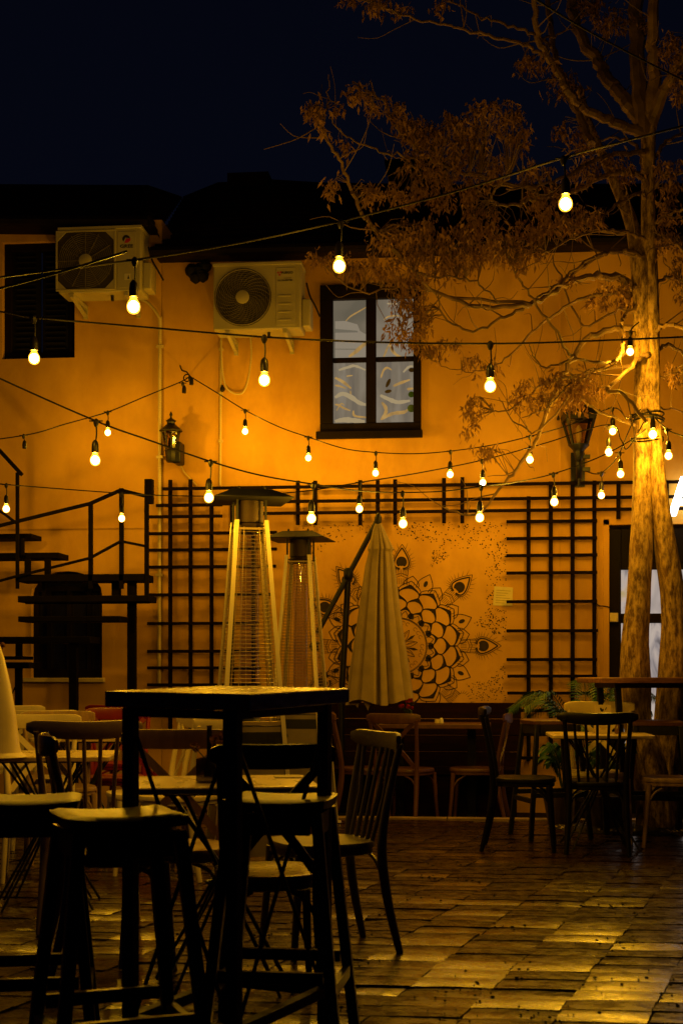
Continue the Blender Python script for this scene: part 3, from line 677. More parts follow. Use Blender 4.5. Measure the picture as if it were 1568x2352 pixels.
for k in range(8):                                               # flower in the middle disc
    ac = 2 * math.pi * k / 8 + 0.2
    petal(10, 44, ac, 0.32, 1.3)
    fill([pol(18, ac + 0.39), pol(36, ac + 0.30), pol(46, ac + 0.39), pol(36, ac + 0.48)])
    for q in range(3):
        a2 = ac + 0.39 + (q - 1) * 0.2; stroke([(pol(54, a2)[0] + 4 * math.cos(e), pol(54, a2)[1] + 4 * math.sin(e)) for e in [0.6 * i for i in range(9)]], 0.9)
    stroke(qb(pol(20, ac), pol(30, ac + 0.15), pol(38, ac)), 1.0); stroke([pol(12, ac), pol(30, ac)], 0.9)
stroke([pol(9, 2 * math.pi * i / 20) for i in range(21)], 2.5)
def dots(poly, n, rmin, rmax):
    xs = [q[0] for q in poly]; ys = [q[1] for q in poly]; k = 0; tries = 0
    while k < n and tries < n * 40:
        tries += 1
        x_, y_ = random.uniform(min(xs), max(xs)), random.uniform(min(ys), max(ys)); ins = False; j = len(poly) - 1
        for i in range(len(poly)):
            (xi, yi), (xj, yj) = poly[i], poly[j]
            if (yi > y_) != (yj > y_) and x_ < (xj - xi) * (y_ - yi) / (yj - yi) + xi: ins = not ins
            j = i
        if not ins: continue
        rr = random.uniform(rmin, rmax); c_ = PW(x_, y_, W)
        mur.add([(c_.x + rr * MS * math.cos(q), W - 0.0065, c_.z + rr * MS * math.sin(q) * random.uniform(0.7, 1.1)) for q in [2 * math.pi * i / 7 for i in range(7)]], [tuple(range(7))]); k += 1
dots([(690, 1205), (860, 1195), (850, 1225), (760, 1250), (700, 1300), (690, 1290)], 110, 0.8, 1.8)
dots([(900, 1200), (1165, 1200), (1165, 1290), (1120, 1262), (1010, 1262), (910, 1225)], 260, 0.7, 2.0)
dots([(1112, 1270), (1165, 1270), (1165, 1330), (1125, 1400), (1115, 1380)], 110, 0.8, 1.9)
dots([(995, 1262), (1040, 1272), (990, 1305), (985, 1310)], 80, 0.7, 1.6)
dots([(1125, 1395), (1163, 1400), (1163, 1470), (1100, 1440), (1085, 1430)], 150, 0.8, 1.8)
dots([(1160, 1520), (1160, 1610), (1095, 1610), (1070, 1570), (1120, 1560)], 150, 0.7, 1.6)
obj("mural", mur, M_PAINT, houseB, smooth=False, label="black painted mandala with peacock feathers and scattered dots")

# ================================================================== trellises
def trellis(label, xs, ys, tw=0.035, th=0.028, y_off=0.05):
    # xs: (column, y top, y bottom); ys: (y, x left, x right) in picture units on the wall plane
    Yb = W - y_off; p0 = PW(xs[0][0], ys[-1][0], Yb)
    t = thing("trellis", (p0.x, Yb, p0.z), label, "trellis", group="dark trellises on the house front")
    for cx, yt, yb in xs:
        a, b = PW(cx, yt, Yb), PW(cx, yb, Yb); m = MB(); m.frame_box((a.x - tw / 2, Yb - 0.012, b.z), (tw, 0, 0), (0, 0.024, 0), (0, 0, a.z - b.z)); obj("upright", m, M_TRELLIS, t, bevel=0.002)
    for cy, xl, xr in ys:
        a, b = PW(xl, cy, Yb), PW(xr, cy, Yb); z = PW((xl + xr) / 2, cy, Yb).z
        m = MB(); m.frame_box((a.x, Yb - 0.037, z - th / 2), (b.x - a.x, 0, 0), (0, 0.0245, 0), (0, 0, th)); obj("crossbar", m, M_TRELLIS, t, bevel=0.002)
    m = MB()
    for cx, yt, yb in xs[::2]:
        for yy in (yt + 30, yb - 40): a = PW(cx, yy, Yb); m.frame_box((a.x - 0.008, Yb + 0.012, a.z - 0.008), (0.016, 0, 0), (0, y_off - 0.012, 0), (0, 0, 0.016))
    obj("wall_peg", m, M_TRELLIS, t)
    return t
trellis("tall trellis on the left behind the two patio heaters", [(391.5, 1102, 1700), (438, 1101, 1700), (486, 1139, 1700), (533, 1139, 1700), (582, 1139, 1700)],
        [(1161, 360, 512), (1187, 342, 512), (1225, 342, 637), (1263, 342, 637), (1302, 342, 635), (1366, 342, 632), (1432, 340, 596), (1496, 340, 596), (1534, 340, 600), (1573, 340, 600)])
trellis("tall trellis on the right beside the dark door frame", [(1213, 1140, 1748), (1264, 1106, 1748), (1314, 1105, 1748), (1364, 1104, 1748)],
        [(1198, 1162, 1370), (1237, 1162, 1370), (1276, 1162, 1370), (1316, 1162, 1370), (1382, 1162, 1370), (1449, 1162, 1372), (1515, 1162, 1370), (1553, 1164, 1370), (1592, 1164, 1370), (1632, 1164, 1370), (1687, 1164, 1370), (1741, 1164, 1370)])
trellis("long low trellis running along the wall above the mural", [(684, 1104, 1206), (724, 1104, 1206), (827, 1103, 1206), (867, 1103, 1205), (907, 1101, 1205), (1019, 1098, 1202), (1061, 1096, 1202), (1419, 1106, 1192), (1530, 1106, 1192)],
        [(1115, 375, 1640), (1147, 595, 1640), (1174, 595, 1640)], y_off=0.09)

# ================================================================== wall fittings
def vpipe(name, px, y0, y1, r, label, cat, extra=None):
    Yp = W - 0.03; a, b = PW(px, y0, Yp), PW(px - 2, y1, Yp)
    t = thing(name, (a.x, Yp, b.z), label, cat, group="cream pipes on the wall")
    m = MB(); m.tube([a, a.lerp(b, 0.5), b], r, 8); obj("pipe", m, M_CONDUIT, t)
    for k in (0.08, 0.38, 0.7):
        q = a.lerp(b, k); m = MB(); m.frame_box((q.x - r * 1.8, Yp - r * 1.15, q.z - 0.012), (r * 3.6, 0, 0), (0, 0.03 + r, 0), (0, 0, 0.024)); obj("clip", m, M_CONDUIT, t)
    if extra: m = MB(); m.tube(curve([PW(x_, y_, Yp - 0.01) for x_, y_ in extra]), r * 0.75, 7); obj("bend", m, M_CONDUIT, t)
vpipe("drain_pipe", 368, 728, 1575, 0.017, "cream drain pipe running down the joint between the houses", "pipe", [(368, 732), (352, 708), (330, 690), (285, 684)])
vpipe("conduit_pipe", 508, 775, 1115, 0.010, "thin cream conduit dropping from the air conditioner on the right", "pipe")
m = MB(); m.tube(curve([PW(x_, y_, W - 0.05) for x_, y_ in [(508, 780), (511, 850), (522, 893), (552, 905), (568, 880), (577, 820), (575, 772)]]), 0.008, 7)
tag(obj("hose", m, M_CONDUIT, loc=PW(540, 880, W - 0.05)), "pale hose hanging in a loop under the right air conditioner", "hose")
m = MB(); c_ = PW(511, 893, W - 0.04); m.lathe([(0.004, -0.03), (0.02, -0.02), (0.024, 0.0), (0.014, 0.02), (0.006, 0.035)], 8, c_)
tag(obj("cable_plug", m, M_SOCKET, loc=c_), "small black plug fixed to the thin conduit", "plug")

def ac_unit(px, py, wd, hg, label, style):
    Yf = W - 0.46; c_ = PW(px, py, Yf); x0, z0 = c_.x - wd / 2, c_.z - hg / 2; dp = 0.30
    t = thing("air_conditioner", (c_.x, W, z0), label, "air conditioner", group="air conditioners on the house fronts")
    m = MB(); m.box(x0, x0 + wd, Yf, Yf + dp, z0, z0 + hg); obj("casing", m, M_ACWHITE, t, bevel=0.012)
    m = MB(); m.box(x0 - 0.006, x0 + wd + 0.006, Yf - 0.008, Yf + dp + 0.006, z0 + hg - 0.022, z0 + hg + 0.006); obj("top_cover", m, M_ACWHITE, t, bevel=0.004)
    fx, fz, fr_ = x0 + wd * (0.335 if style == 1 else 0.34), z0 + hg * 0.485, hg * 0.435
    def ringpts(r_, n=36, Y=Yf - 0.014): return [Vector((fx + r_ * math.cos(q), Y, fz + r_ * math.sin(q))) for q in [2 * math.pi * i / n for i in range(n + 1)]]
    m = MB(); m.add([(fx + fr_ * math.cos(q), Yf - 0.0035, fz + fr_ * math.sin(q)) for q in [2 * math.pi * i / 40 for i in range(40)]], [tuple(reversed(range(40)))])
    if style == 1: m.f = []; m.v = []; m.frame_box((fx - fr_ * 1.06, Yf - 0.0035, fz - fr_ * 1.03), (fr_ * 2.12, 0, 0), (0, 0.003, 0), (0, 0, fr_ * 2.09))
    obj("fan_opening", m, M_ACDARK if style == 2 else mat("brown fan cavity", (0.045, 0.035, 0.02), 0.7, 0.2, 9, 0), t, smooth=False)
    m = MB()
    for i in range(5):                                            # blades seen through the guard
        a0 = i * 2 * math.pi / 5 + 0.3; vs = []
        for k in range(7): a_ = a0 + 0.9 * k / 6; vs.append((fx + fr_ * 0.93 * math.cos(a_), Yf - 0.005, fz + fr_ * 0.93 * math.sin(a_)))
        for k in range(6, -1, -1): a_ = a0 + 0.25 + 0.35 * k / 6; vs.append((fx + fr_ * 0.25 * math.cos(a_), Yf - 0.007, fz + fr_ * 0.25 * math.sin(a_)))
        m.add(vs, [tuple(range(len(vs)))])
    obj("fan_blade", m, mat("fan blade", (0.05, 0.042, 0.03), 0.5, 0.2, 9, 0), t, smooth=False)
    m = MB()
    for k in range(11): m.tube(ringpts(fr_ * (0.28 + 0.068 * k)), 0.0018 if k < 10 or style == 1 else 0.007, 4, caps=False)
    if style == 1:
        for q in (90, 62, 30, 0, 180, 210, 242, 270, 300, 330, 120, 150): m.bar((fx + fr_ * 0.24 * math.cos(R(q)), Yf - 0.016, fz + fr_ * 0.24 * math.sin(R(q))), (fx + fr_ * math.cos(R(q)) * 1.02, Yf - 0.016, fz + fr_ * math.sin(R(q)) * 1.02), 0.005, 0.004)
    else:
        for i in range(28):
            a0 = 2 * math.pi * i / 28
            m.tube([(fx + fr_ * (0.25 + 0.75 * s) * math.cos(a0 - 0.9 * s), Yf - 0.016, fz + fr_ * (0.25 + 0.75 * s) * math.sin(a0 - 0.9 * s)) for s in (0, 0.25, 0.5, 0.75, 1)], 0.0017, 4, caps=False)
    obj("fan_guard", m, M_ACWIRE, t)
    m = MB(); hb = [[(fx + r_ * math.cos(q), Yf - y_, fz + r_ * math.sin(q)) for q in [-2 * math.pi * i / 28 for i in range(28)]] for r_, y_ in ((fr_ * 0.235, 0.012), (fr_ * 0.235, 0.024), (fr_ * 0.2, 0.029))]
    m.rings(hb); obj("fan_hub", m, M_ACWHITE, t)
    if style == 1:
        m = MB(); q0, q1 = fx - fr_ * 1.08, fx + fr_ * 1.08; e0, e1 = fz - fr_ * 1.05, fz + fr_ * 1.08; b_ = 0.016
        m.box(q0, q1, Yf - 0.014, Yf, e1 - b_, e1); m.box(q0, q1, Yf - 0.014, Yf, e0, e0 + b_); m.box(q0, q0 + b_, Yf - 0.014, Yf, e0 + b_, e1 - b_); m.box(q1 - b_, q1, Yf - 0.014, Yf, e0 + b_, e1 - b_)
        for sx_, sz_ in ((q0, e0), (q0, e1), (q1, e0), (q1, e1)):
            dx, dz = (0.07 if sx_ == q0 else -0.07), (0.07 if sz_ == e0 else -0.07)
            m.prism([(sx_ + dx * 0.2, Yf - 0.012, sz_ + dz * 0.2), (sx_ + dx * 1.4, Yf - 0.012, sz_ + dz * 0.2), (sx_ + dx * 0.2, Yf - 0.012, sz_ + dz * 1.4)], (0, 0.01, 0))
        obj("fan_surround", m, M_ACWHITE, t, bevel=0.003)
    # service panel, emblem and lettering
    sx0 = x0 + wd * 0.72
    m = MB(); m.box(sx0, x0 + wd - 0.045, Yf - 0.005, Yf, z0 + 0.03, z0 + hg - 0.05)
    if style == 2:
        for k in range(4): zc = z0 + hg * (0.12 + 0.12 * k); m.box(sx0 + 0.02, sx0 + 0.13, Yf - 0.012, Yf - 0.0055, zc, zc + 0.012)
    obj("service_panel", m, M_ACWHITE, t, bevel=0.003)
    tx = (sx0 + x0 + wd - 0.045) / 2; Yt = Yf - 0.0065
    if style == 1:
        cz = z0 + hg * 0.80; rr = 0.034
        m = MB(); m.prism([(tx - 0.004 + rr * math.cos(q), Yt, cz + rr * math.sin(q)) for q in [R(a_) for a_ in range(8, 236, 12)]] + [(tx - 0.012, Yt, cz + 0.012)], (0, 0.002, 0)); obj("emblem", m, M_BLACK, t, smooth=False)
        m = MB(); m.prism([(tx - 0.004, Yt, cz + 0.004), (tx + 0.034, Yt, cz + 0.004), (tx + 0.032, Yt, cz - 0.018), (tx + 0.010, Yt, cz - 0.034), (tx - 0.020, Yt, cz - 0.034)], (0, 0.002, 0)); obj("emblem", m, M_RED, t, smooth=False)
        obj("lettering", text_mb("GREE", 0.040, tx, z0 + hg * 0.685, Yt, 0.002, sx=1.25, bold=0.0008), M_BLACK, t, smooth=False)
        m = MB(); m.box(tx - 0.02, tx + 0.035, Yt, Yt + 0.002, z0 + 0.10, z0 + 0.155); obj("sticker", m, M_WHITE, t)
        m = MB(); m.prism([(tx + 0.006, Yt - 0.001, z0 + 0.108), (tx + 0.026, Yt - 0.001, z0 + 0.108), (tx + 0.016, Yt - 0.001, z0 + 0.145)], (0, 0.001, 0)); obj("sticker_mark", m, M_BLACK, t)
    else:
        cz = z0 + hg * 0.83
        m = MB()
        for q in (20, 140, 260): m.prism([(tx - 0.055 + 0.004 * math.cos(R(q)), Yt, cz + 0.004 * math.sin(R(q)))] + [(tx - 0.055 + 0.021 * math.cos(R(q + e)), Yt, cz + 0.021 * math.sin(R(q + e))) for e in (-18, 10, 40)] + [(tx - 0.055 + 0.01 * math.cos(R(q + 60)), Yt, cz + 0.01 * math.sin(R(q + 60)))], (0, 0.002, 0))
        obj("emblem", m, M_RED, t, smooth=False)
        obj("lettering", text_mb("FUEGO", 0.026, tx + 0.012, cz + 0.002, Yt, 0.002, sx=1.2, bold=0.0007), M_BLACK, t, smooth=False)
        obj("lettering", text_mb("DC INVERTER", 0.019, tx - 0.006, z0 + hg * 0.72, Yt, 0.002, sx=1.1, bold=0.0005), M_BLACK, t, smooth=False)
        m = MB(); m.box(tx - 0.02, tx + 0.05, Yt, Yt + 0.002, z0 + hg * 0.752, z0 + hg * 0.757); obj("underline", m, M_BLACK, t)
    # valve cover on the side, wall brackets, drain
    m = MB(); m.frame_box((x0 + wd + 0.001, Yf + 0.06, z0 + 0.03), (0.075, 0, 0), (0, 0.20, 0), (0, 0, hg * 0.42)); obj("valve_cover", m, M_ACWHITE, t, bevel=0.012)
    m = MB(); m.tube(curve([(x0 + wd + 0.03, Yf + 0.15, z0 + hg * 0.75), (x0 + wd + 0.06, Yf + 0.16, z0 + hg * 0.55), (x0 + wd + 0.10, Yf + 0.2, z0 + hg * 0.42), (x0 + wd + 0.13, Yf + 0.3, z0 + hg * 0.30)]), 0.008, 6); obj("pipe", m, M_CABLE, t)
    for fxx in (0.16, 0.82):
        m = MB(); xx = x0 + wd * fxx; m.box(xx - 0.018, xx + 0.018, Yf + 0.0, W, z0 - 0.035, z0 - 0.003); m.bar((xx, Yf + 0.04, z0 - 0.03), (xx, W - 0.01, z0 - 0.10), 0.03, 0.018); m.box(xx - 0.018, xx + 0.018, W - 0.03, W, z0 - 0.12, z0 - 0.036)
        obj("bracket", m, M_ACWHITE, t)
    m = MB(); m.box(x0 + wd * 0.60, x0 + wd * 0.63, Yf + 0.1, Yf + 0.13, z0 - 0.05, z0 - 0.001); obj("drain_spout", m, M_SOCKET, t)
    return t
ac_unit(229, 596, 0.745, 0.575, "white air conditioner with square fan grille and round emblem under the left roof", 1)
ac_unit(590, 680, 0.770, 0.580, "white air conditioner with a round spiral fan grille left of the lit window", 2)

# dark cloth bundle stuffed in a hole beside the second unit
m = MB()
for q in range(7):
    c_ = PW(452 + random.uniform(-14, 20), 622 + random.uniform(-20, 20), W - 0.06); m.lathe([(0.01, -0.06), (0.05, -0.03), (0.06, 0.01), (0.03, 0.05)], 7, c_, a0=random.random())
tag(obj("vent_stub", m, M_SHUTTER, loc=PW(452, 622, W)), "dark ragged vent stub on the wall left of the round fan air conditioner", "vent")

for k, (pxx, lb) in enumerate(((1285, "thin painted cable duct left of the large street lantern"), (1373, "thin painted cable duct between large street lantern and trunk"))):
    a_, b_ = PW(pxx, 640, W - 0.01), PW(pxx, 1745, W - 0.01); m = MB(); m.frame_box((a_.x - 0.008, W - 0.018, b_.z), (0.016, 0, 0), (0, 0.013, 0), (0, 0, a_.z - b_.z))
    tag(obj("cable_duct", m, M_WALL, loc=b_), lb, "cable duct")
# small carriage lantern on the left
def small_lantern():
    c_ = PW(393, 1010, W - 0.17); s = 1 / 258.0
    t = thing("wall_lantern", (c_.x, W, c_.z), "small black carriage lantern on the wall by the cream drain pipe", "lantern", group="lanterns on the house fronts")
    def z(py): return PW(393, py, W - 0.17).z
    m = MB(); m.lathe([(0.10, z(992)), (0.105, z(989)), (0.085, z(984)), (0.045, z(976)), (0.035, z(973)), (0.037, z(969)), (0.05, z(967)), (0.028, z(963)), (0.010, z(960)), (0.008, z(957)), (0.014, z(953)), (0.010, z(949)), (0.002, z(945))], 8, (c_.x, c_.y, 0), a0=0.3); obj("lantern_cap", m, M_BLACKMETAL, t)
    m = MB(); n = 8
    for i in range(n):
        a_ = 2 * math.pi * i / n + 0.3; a2 = a_ + math.pi / n
        p0 = Vector((c_.x + 0.080 * math.cos(a_), c_.y + 0.080 * math.sin(a_), z(992))); p1 = Vector((c_.x + 0.048 * math.cos(a_), c_.y + 0.048 * math.sin(a_), z(1034)))
        m.tube([p0, p1], 0.005, 5)
        pm = lambda k, aa: Vector((c_.x + (0.080 - 0.032 * k) * math.cos(aa), c_.y + (0.080 - 0.032 * k) * math.sin(aa), z(992) + (z(1034) - z(992)) * k))
        m.tube([pm(0.75, a_), pm(0.35, a_ + 0.15), pm(0.08, a2)], 0.0035, 4); m.tube([pm(0.75, a_ + 2 * math.pi / n), pm(0.35, a2 + 0.24), pm(0.08, a2)], 0.0035, 4)
    obj("cage", m, M_BLACKMETAL, t)
    m = MB(); m.lathe([(0.046, z(1034)), (0.076, z(993))], 8, (c_.x, c_.y, 0), a0=0.3); obj("lantern_glass", m, M_AMBER, t)
    m = MB(); m.lathe([(0.02, z(1032)), (0.028, z(1020)), (0.02, z(1008)), (0.005, z(1003))], 10, (c_.x, c_.y, 0)); obj("bulb", m, M_ACDARK, t)
    m = MB(); m.lathe([(0.035, z(1062)), (0.045, z(1058)), (0.05, z(1045)), (0.055, z(1036)), (0.06, z(1034))], 8, (c_.x, c_.y, 0), a0=0.3); obj("lantern_base", m, M_BLACKMETAL, t)
    m = MB(); q = PW(406, 1040, W - 0.07); m.frame_box((c_.x + 0.015, c_.y - 0.02, z(1064)), (0.075, 0, 0), (0, 0.19, 0), (0, 0, z(1014) - z(1064))); obj("bracket", m, M_BLACKMETAL, t, bevel=0.015)
    m = MB(); m.tube(curve([PW(x_, y_, W - 0.02) for x_, y_ in [(412, 1064), (424, 1085), (440, 1102), (452, 1115)]]), 0.006, 6); obj("flex", m, M_CONDUIT, t)
small_lantern()
# large street lantern on a bracket
def big_lantern():
    c_ = PW(1328, 985, W - 0.33)
    t = thing("wall_lantern", (c_.x, W, PW(1330, 1100, W).z), "large four sided black street lantern on a scrolled wall bracket by the tree", "lantern", group="lanterns on the house fronts")
    def z(py): return PW(1328, py, W - 0.33).z
    a0 = R(45) + 0.12; q2 = math.sqrt(2)
    m = MB(); m.lathe([(0.125 * q2, z(958)), (0.135 * q2, z(955)), (0.13 * q2, z(951)), (0.105 * q2, z(940)), (0.06 * q2, z(932)), (0.04 * q2, z(926)), (0.045 * q2, z(922)), (0.02, z(917))], 4, (c_.x, c_.y, 0), a0=a0); obj("lantern_cap", m, M_BLACKMETAL, t)
    m = MB()
    for i in range(4):
        a_ = a0 + i * math.pi / 2; top = Vector((c_.x + 0.122 * q2 * math.cos(a_), c_.y + 0.122 * q2 * math.sin(a_), z(957))); bot = Vector((c_.x + 0.062 * q2 * math.cos(a_), c_.y + 0.062 * q2 * math.sin(a_), z(1022)))
        m.bar(top, bot, 0.018, 0.018); k2 = a_ + math.pi / 2; top2 = Vector((c_.x + 0.122 * q2 * math.cos(k2), c_.y + 0.122 * q2 * math.sin(k2), z(962))); top1 = Vector((top.x, top.y, z(962)))
        m.bar(top1, top2, 0.014, 0.03)
        q = Vector((c_.x + 0.15 * q2 * math.cos(a_), c_.y + 0.15 * q2 * math.sin(a_), z(955))); m.lathe([(0.012, -0.012), (0.014, 0), (0.004, 0.03)], 6, q)
    obj("lantern_frame", m, M_BLACKMETAL, t)
    m = MB(); m.lathe([(0.060 * q2, z(1022)), (0.118 * q2, z(959))], 4, (c_.x, c_.y, 0), a0=a0); obj("lantern_glass", m, M_AMBER, t, smooth=False)
    m = MB(); m.lathe([(0.018, z(1018)), (0.026, z(1000)), (0.026, z(985)), (0.008, z(976))], 10, (c_.x, c_.y, 0)); obj("bulb", m, M_WHITE, t)
    m = MB(); m.lathe([(0.01, z(1062)), (0.03, z(1056)), (0.045, z(1040)), (0.05, z(1034)), (0.09, z(1024)), (0.092, z(1021))], 8, (c_.x, c_.y, 0), a0=a0); obj("lantern_base", m, M_BLACKMETAL, t)
    m = MB(); m.tube(curve([(c_.x, c_.y, z(1060)), (c_.x + 0.005, c_.y + 0.02, z(1078)), (c_.x + 0.01, c_.y + 0.14, z(1092)), (c_.x + 0.012, W, z(1094))]), 0.028, 8)
    m.frame_box((c_.x - 0.05, W - 0.05, z(1108)), (0.12, 0, 0), (0, 0.045, 0), (0, 0, 0.3)); m.tube([(c_.x + 0.01, c_.y + 0.1, z(1070)), (c_.x + 0.01, c_.y + 0.1, z(1114))], 0.014, 8)
    for pz in (1047, 1076): m.box(c_.x + 0.02, c_.x + 0.10, c_.y + 0.02, c_.y + 0.07, z(pz + 5), z(pz - 4))
    obj("bracket", m, M_BLACKMETAL, t)
big_lantern()

# note on the wall, socket box
n0 = PW(1155, 1370, W - 0.012); t = thing("paper_notice", (n0.x, W, n0.z), "yellow paper notice pinned to the wall left of the right trellis", "notice")
m = MB(); rot = R(-4)
def npt(u, v): return Vector((n0.x + u * math.cos(rot) - v * math.sin(rot), W - 0.010, n0.z + u * math.sin(rot) + v * math.cos(rot)))
m.prism([npt(-0.085, -0.085), npt(0.085, -0.08), npt(0.08, 0.085), npt(-0.085, 0.085)], (0, 0.003, 0)); obj("sheet", m, M_PAPER, t, smooth=False)
m = MB()
for k in range(6): v = 0.055 - 0.022 * k; m.prism([npt(-0.065, v), npt(0.06 - 0.02 * (k % 3), v), npt(0.06 - 0.02 * (k % 3), v - 0.006), npt(-0.065, v - 0.006)], (0, -0.001, 0))
obj("faded_lines", m, M_INK, t, smooth=False)
s0 = PW(1409, 1418, W - 0.03); t = thing("junction_box", (s0.x, W, s0.z), "small cream junction box with a wire on the dark door frame", "junction box")
m = MB(); m.box(s0.x - 0.036, s0.x + 0.036, W - 0.04, W + 0.018, s0.z - 0.04, s0.z + 0.04); obj("box", m, M_CONDUIT, t, bevel=0.006)
m = MB(); m.tube(curve([PW(x_, y_, W - 0.03) for x_, y_ in [(1408, 1408), (1402, 1398), (1392, 1393), (1375, 1391), (1366, 1383)]]), 0.005, 6); obj("wire", m, M_CABLE, t)

# lit letter
la = PW(1534, 1184, W - 0.16); lt = PW(1560, 1094, W - 0.16); hgt = lt.z - la.z
def lp(u, v): return Vector((la.x + u * hgt, W - 0.16, la.z + v * hgt))
m = MB(); ex = (0, 0.06, 0)
m.prism([lp(0, 0), lp(0.2, 0), lp(0.50, 1.0), lp(0.32, 1.0)], ex); m.prism([lp(0.84, 0), lp(0.64, 0), lp(0.34, 1.0001), lp(0.52, 1.0001)], (0, 0.0595, 0)); m.frame_box(lp(0.22, 0.27), (hgt * 0.4, 0, 0), (0, 0.058, 0), (0, 0, hgt * 0.15))
tag(obj("sign_letter", m, M_SIGN, loc=la, smooth=False), "white lit letter A of a sign over the door behind the tree", "sign")
# ================================================================== tree
ZT = 10.4
tree0 = GZ(1511, ZT, 0)
tree = thing("tree", tree0, "twin stemmed bare tree with hanging brown seed clusters on the right", "tree")
def stem(pts, nsub=12):
    pp = [P(a_, b_, ZT + dz) for a_, b_, r_, dz in pts]; rr = [r_ / (FPX / ZT) for a_, b_, r_, dz in pts]
    cc = curve(pp, nsub); rc = curve([(r_, 0, 0) for r_ in rr], nsub)
    return cc, [q.x for q in rc]
def bumpy_tube(mb, cc, rr, n=56, amp=0.10):
    ph = [random.uniform(0, 6.28) for _ in range(6)]
    nr = Vector((1, 0, 0)); vs, fs = [], []
    for i, p in enumerate(cc):
        t = (cc[min(i + 1, len(cc) - 1)] - cc[max(i - 1, 0)]).normalized(); nr = (nr - t * nr.dot(t)).normalized(); bi = t.cross(nr)
        low = max(0.0, min(1.0, (2.4 - p.z) / 1.6))
        for j in range(n):
            a_ = 2 * math.pi * j / n; h = p.z; dr = nr * math.cos(a_) + bi * math.sin(a_)
            q = 1 + amp * (0.5 * math.sin(3 * a_ + ph[0] + h * 1.3) + 0.35 * math.sin(5 * a_ + ph[1] - h * 1.7) + 0.2 * math.sin(2 * a_ + ph[2] + h * 4.1))
            sp = Vector((dr.x * 3.2 + ph[3], dr.y * 3.2, h * 1.1)); ridge = 1 - abs(noise.noise(sp * 1.4)) * 2
            q += low * 0.07 * ridge + 0.035 * noise.noise(Vector((dr.x * 7 + ph[4], dr.y * 7, h * 6))) + 0.05 * low * max(0, noise.noise(Vector((dr.x * 4, dr.y * 4 + ph[5], h * 3))) - 0.1)
            kn = noise.noise(Vector((dr.x * 1.6 + ph[2], dr.y * 1.6, h * 2.6))); q += 0.16 * max(0, kn - 0.42)
            vs.append(p + dr * rr[i] * q)
    for i in range(len(cc) - 1):
        for j in range(n): a_, b_ = i * n + j, i * n + (j + 1) % n; fs.append((a_, b_, b_ + n, a_ + n))
    fs.append(tuple(reversed(range(n)))); fs.append(tuple(range((len(cc) - 1) * n, len(cc) * n)))
    mb.add(vs, fs)
tm = MB()
cc, rr = stem([(1506, 1925, 46, 0), (1509, 1880, 42, 0), (1500, 1800, 41, 0), (1488, 1740, 38, 0), (1464, 1660, 31, 0), (1458, 1570, 33, 0), (1457, 1470, 29, 0), (1464, 1380, 26, 0), (1470, 1250, 25, 0), (1474, 1110, 22, 0), (1472, 980, 18, 0), (1471, 850, 16, 0), (1470, 700, 17, 0), (1467, 600, 19, 0), (1450, 515, 15, 0.1), (1420, 440, 13, 0.25), (1385, 360, 11, 0.4), (1350, 280, 10, 0.5), (1330, 200, 7, 0.6)])
bumpy_tube(tm, cc, rr, amp=0.13)
cc, rr = stem([(1517, 1925, 44, 0.05), (1517, 1850, 40, 0.05), (1524, 1760, 38, 0.05), (1537, 1660, 34, 0.05), (1546, 1560, 34, 0.05), (1549, 1460, 30, 0.02), (1544, 1370, 27, 0), (1528, 1260, 25, -0.02), (1514, 1150, 20, -0.03), (1505, 1050, 17, -0.03), (1499, 950, 15, -0.03), (1498, 850, 15, -0.03), (1495, 720, 17, 0), (1490, 600, 18, 0), (1488, 480, 16, 0), (1489, 380, 15, 0), (1488, 280, 17, 0), (1487, 245, 13, 0)])
bumpy_tube(tm, cc, rr, amp=0.13)
obj("trunk", tm, M_BARK, tree)
z4, z1 = zoomed(700, 550, 1.557), zoomed(700, 0, 1.557)
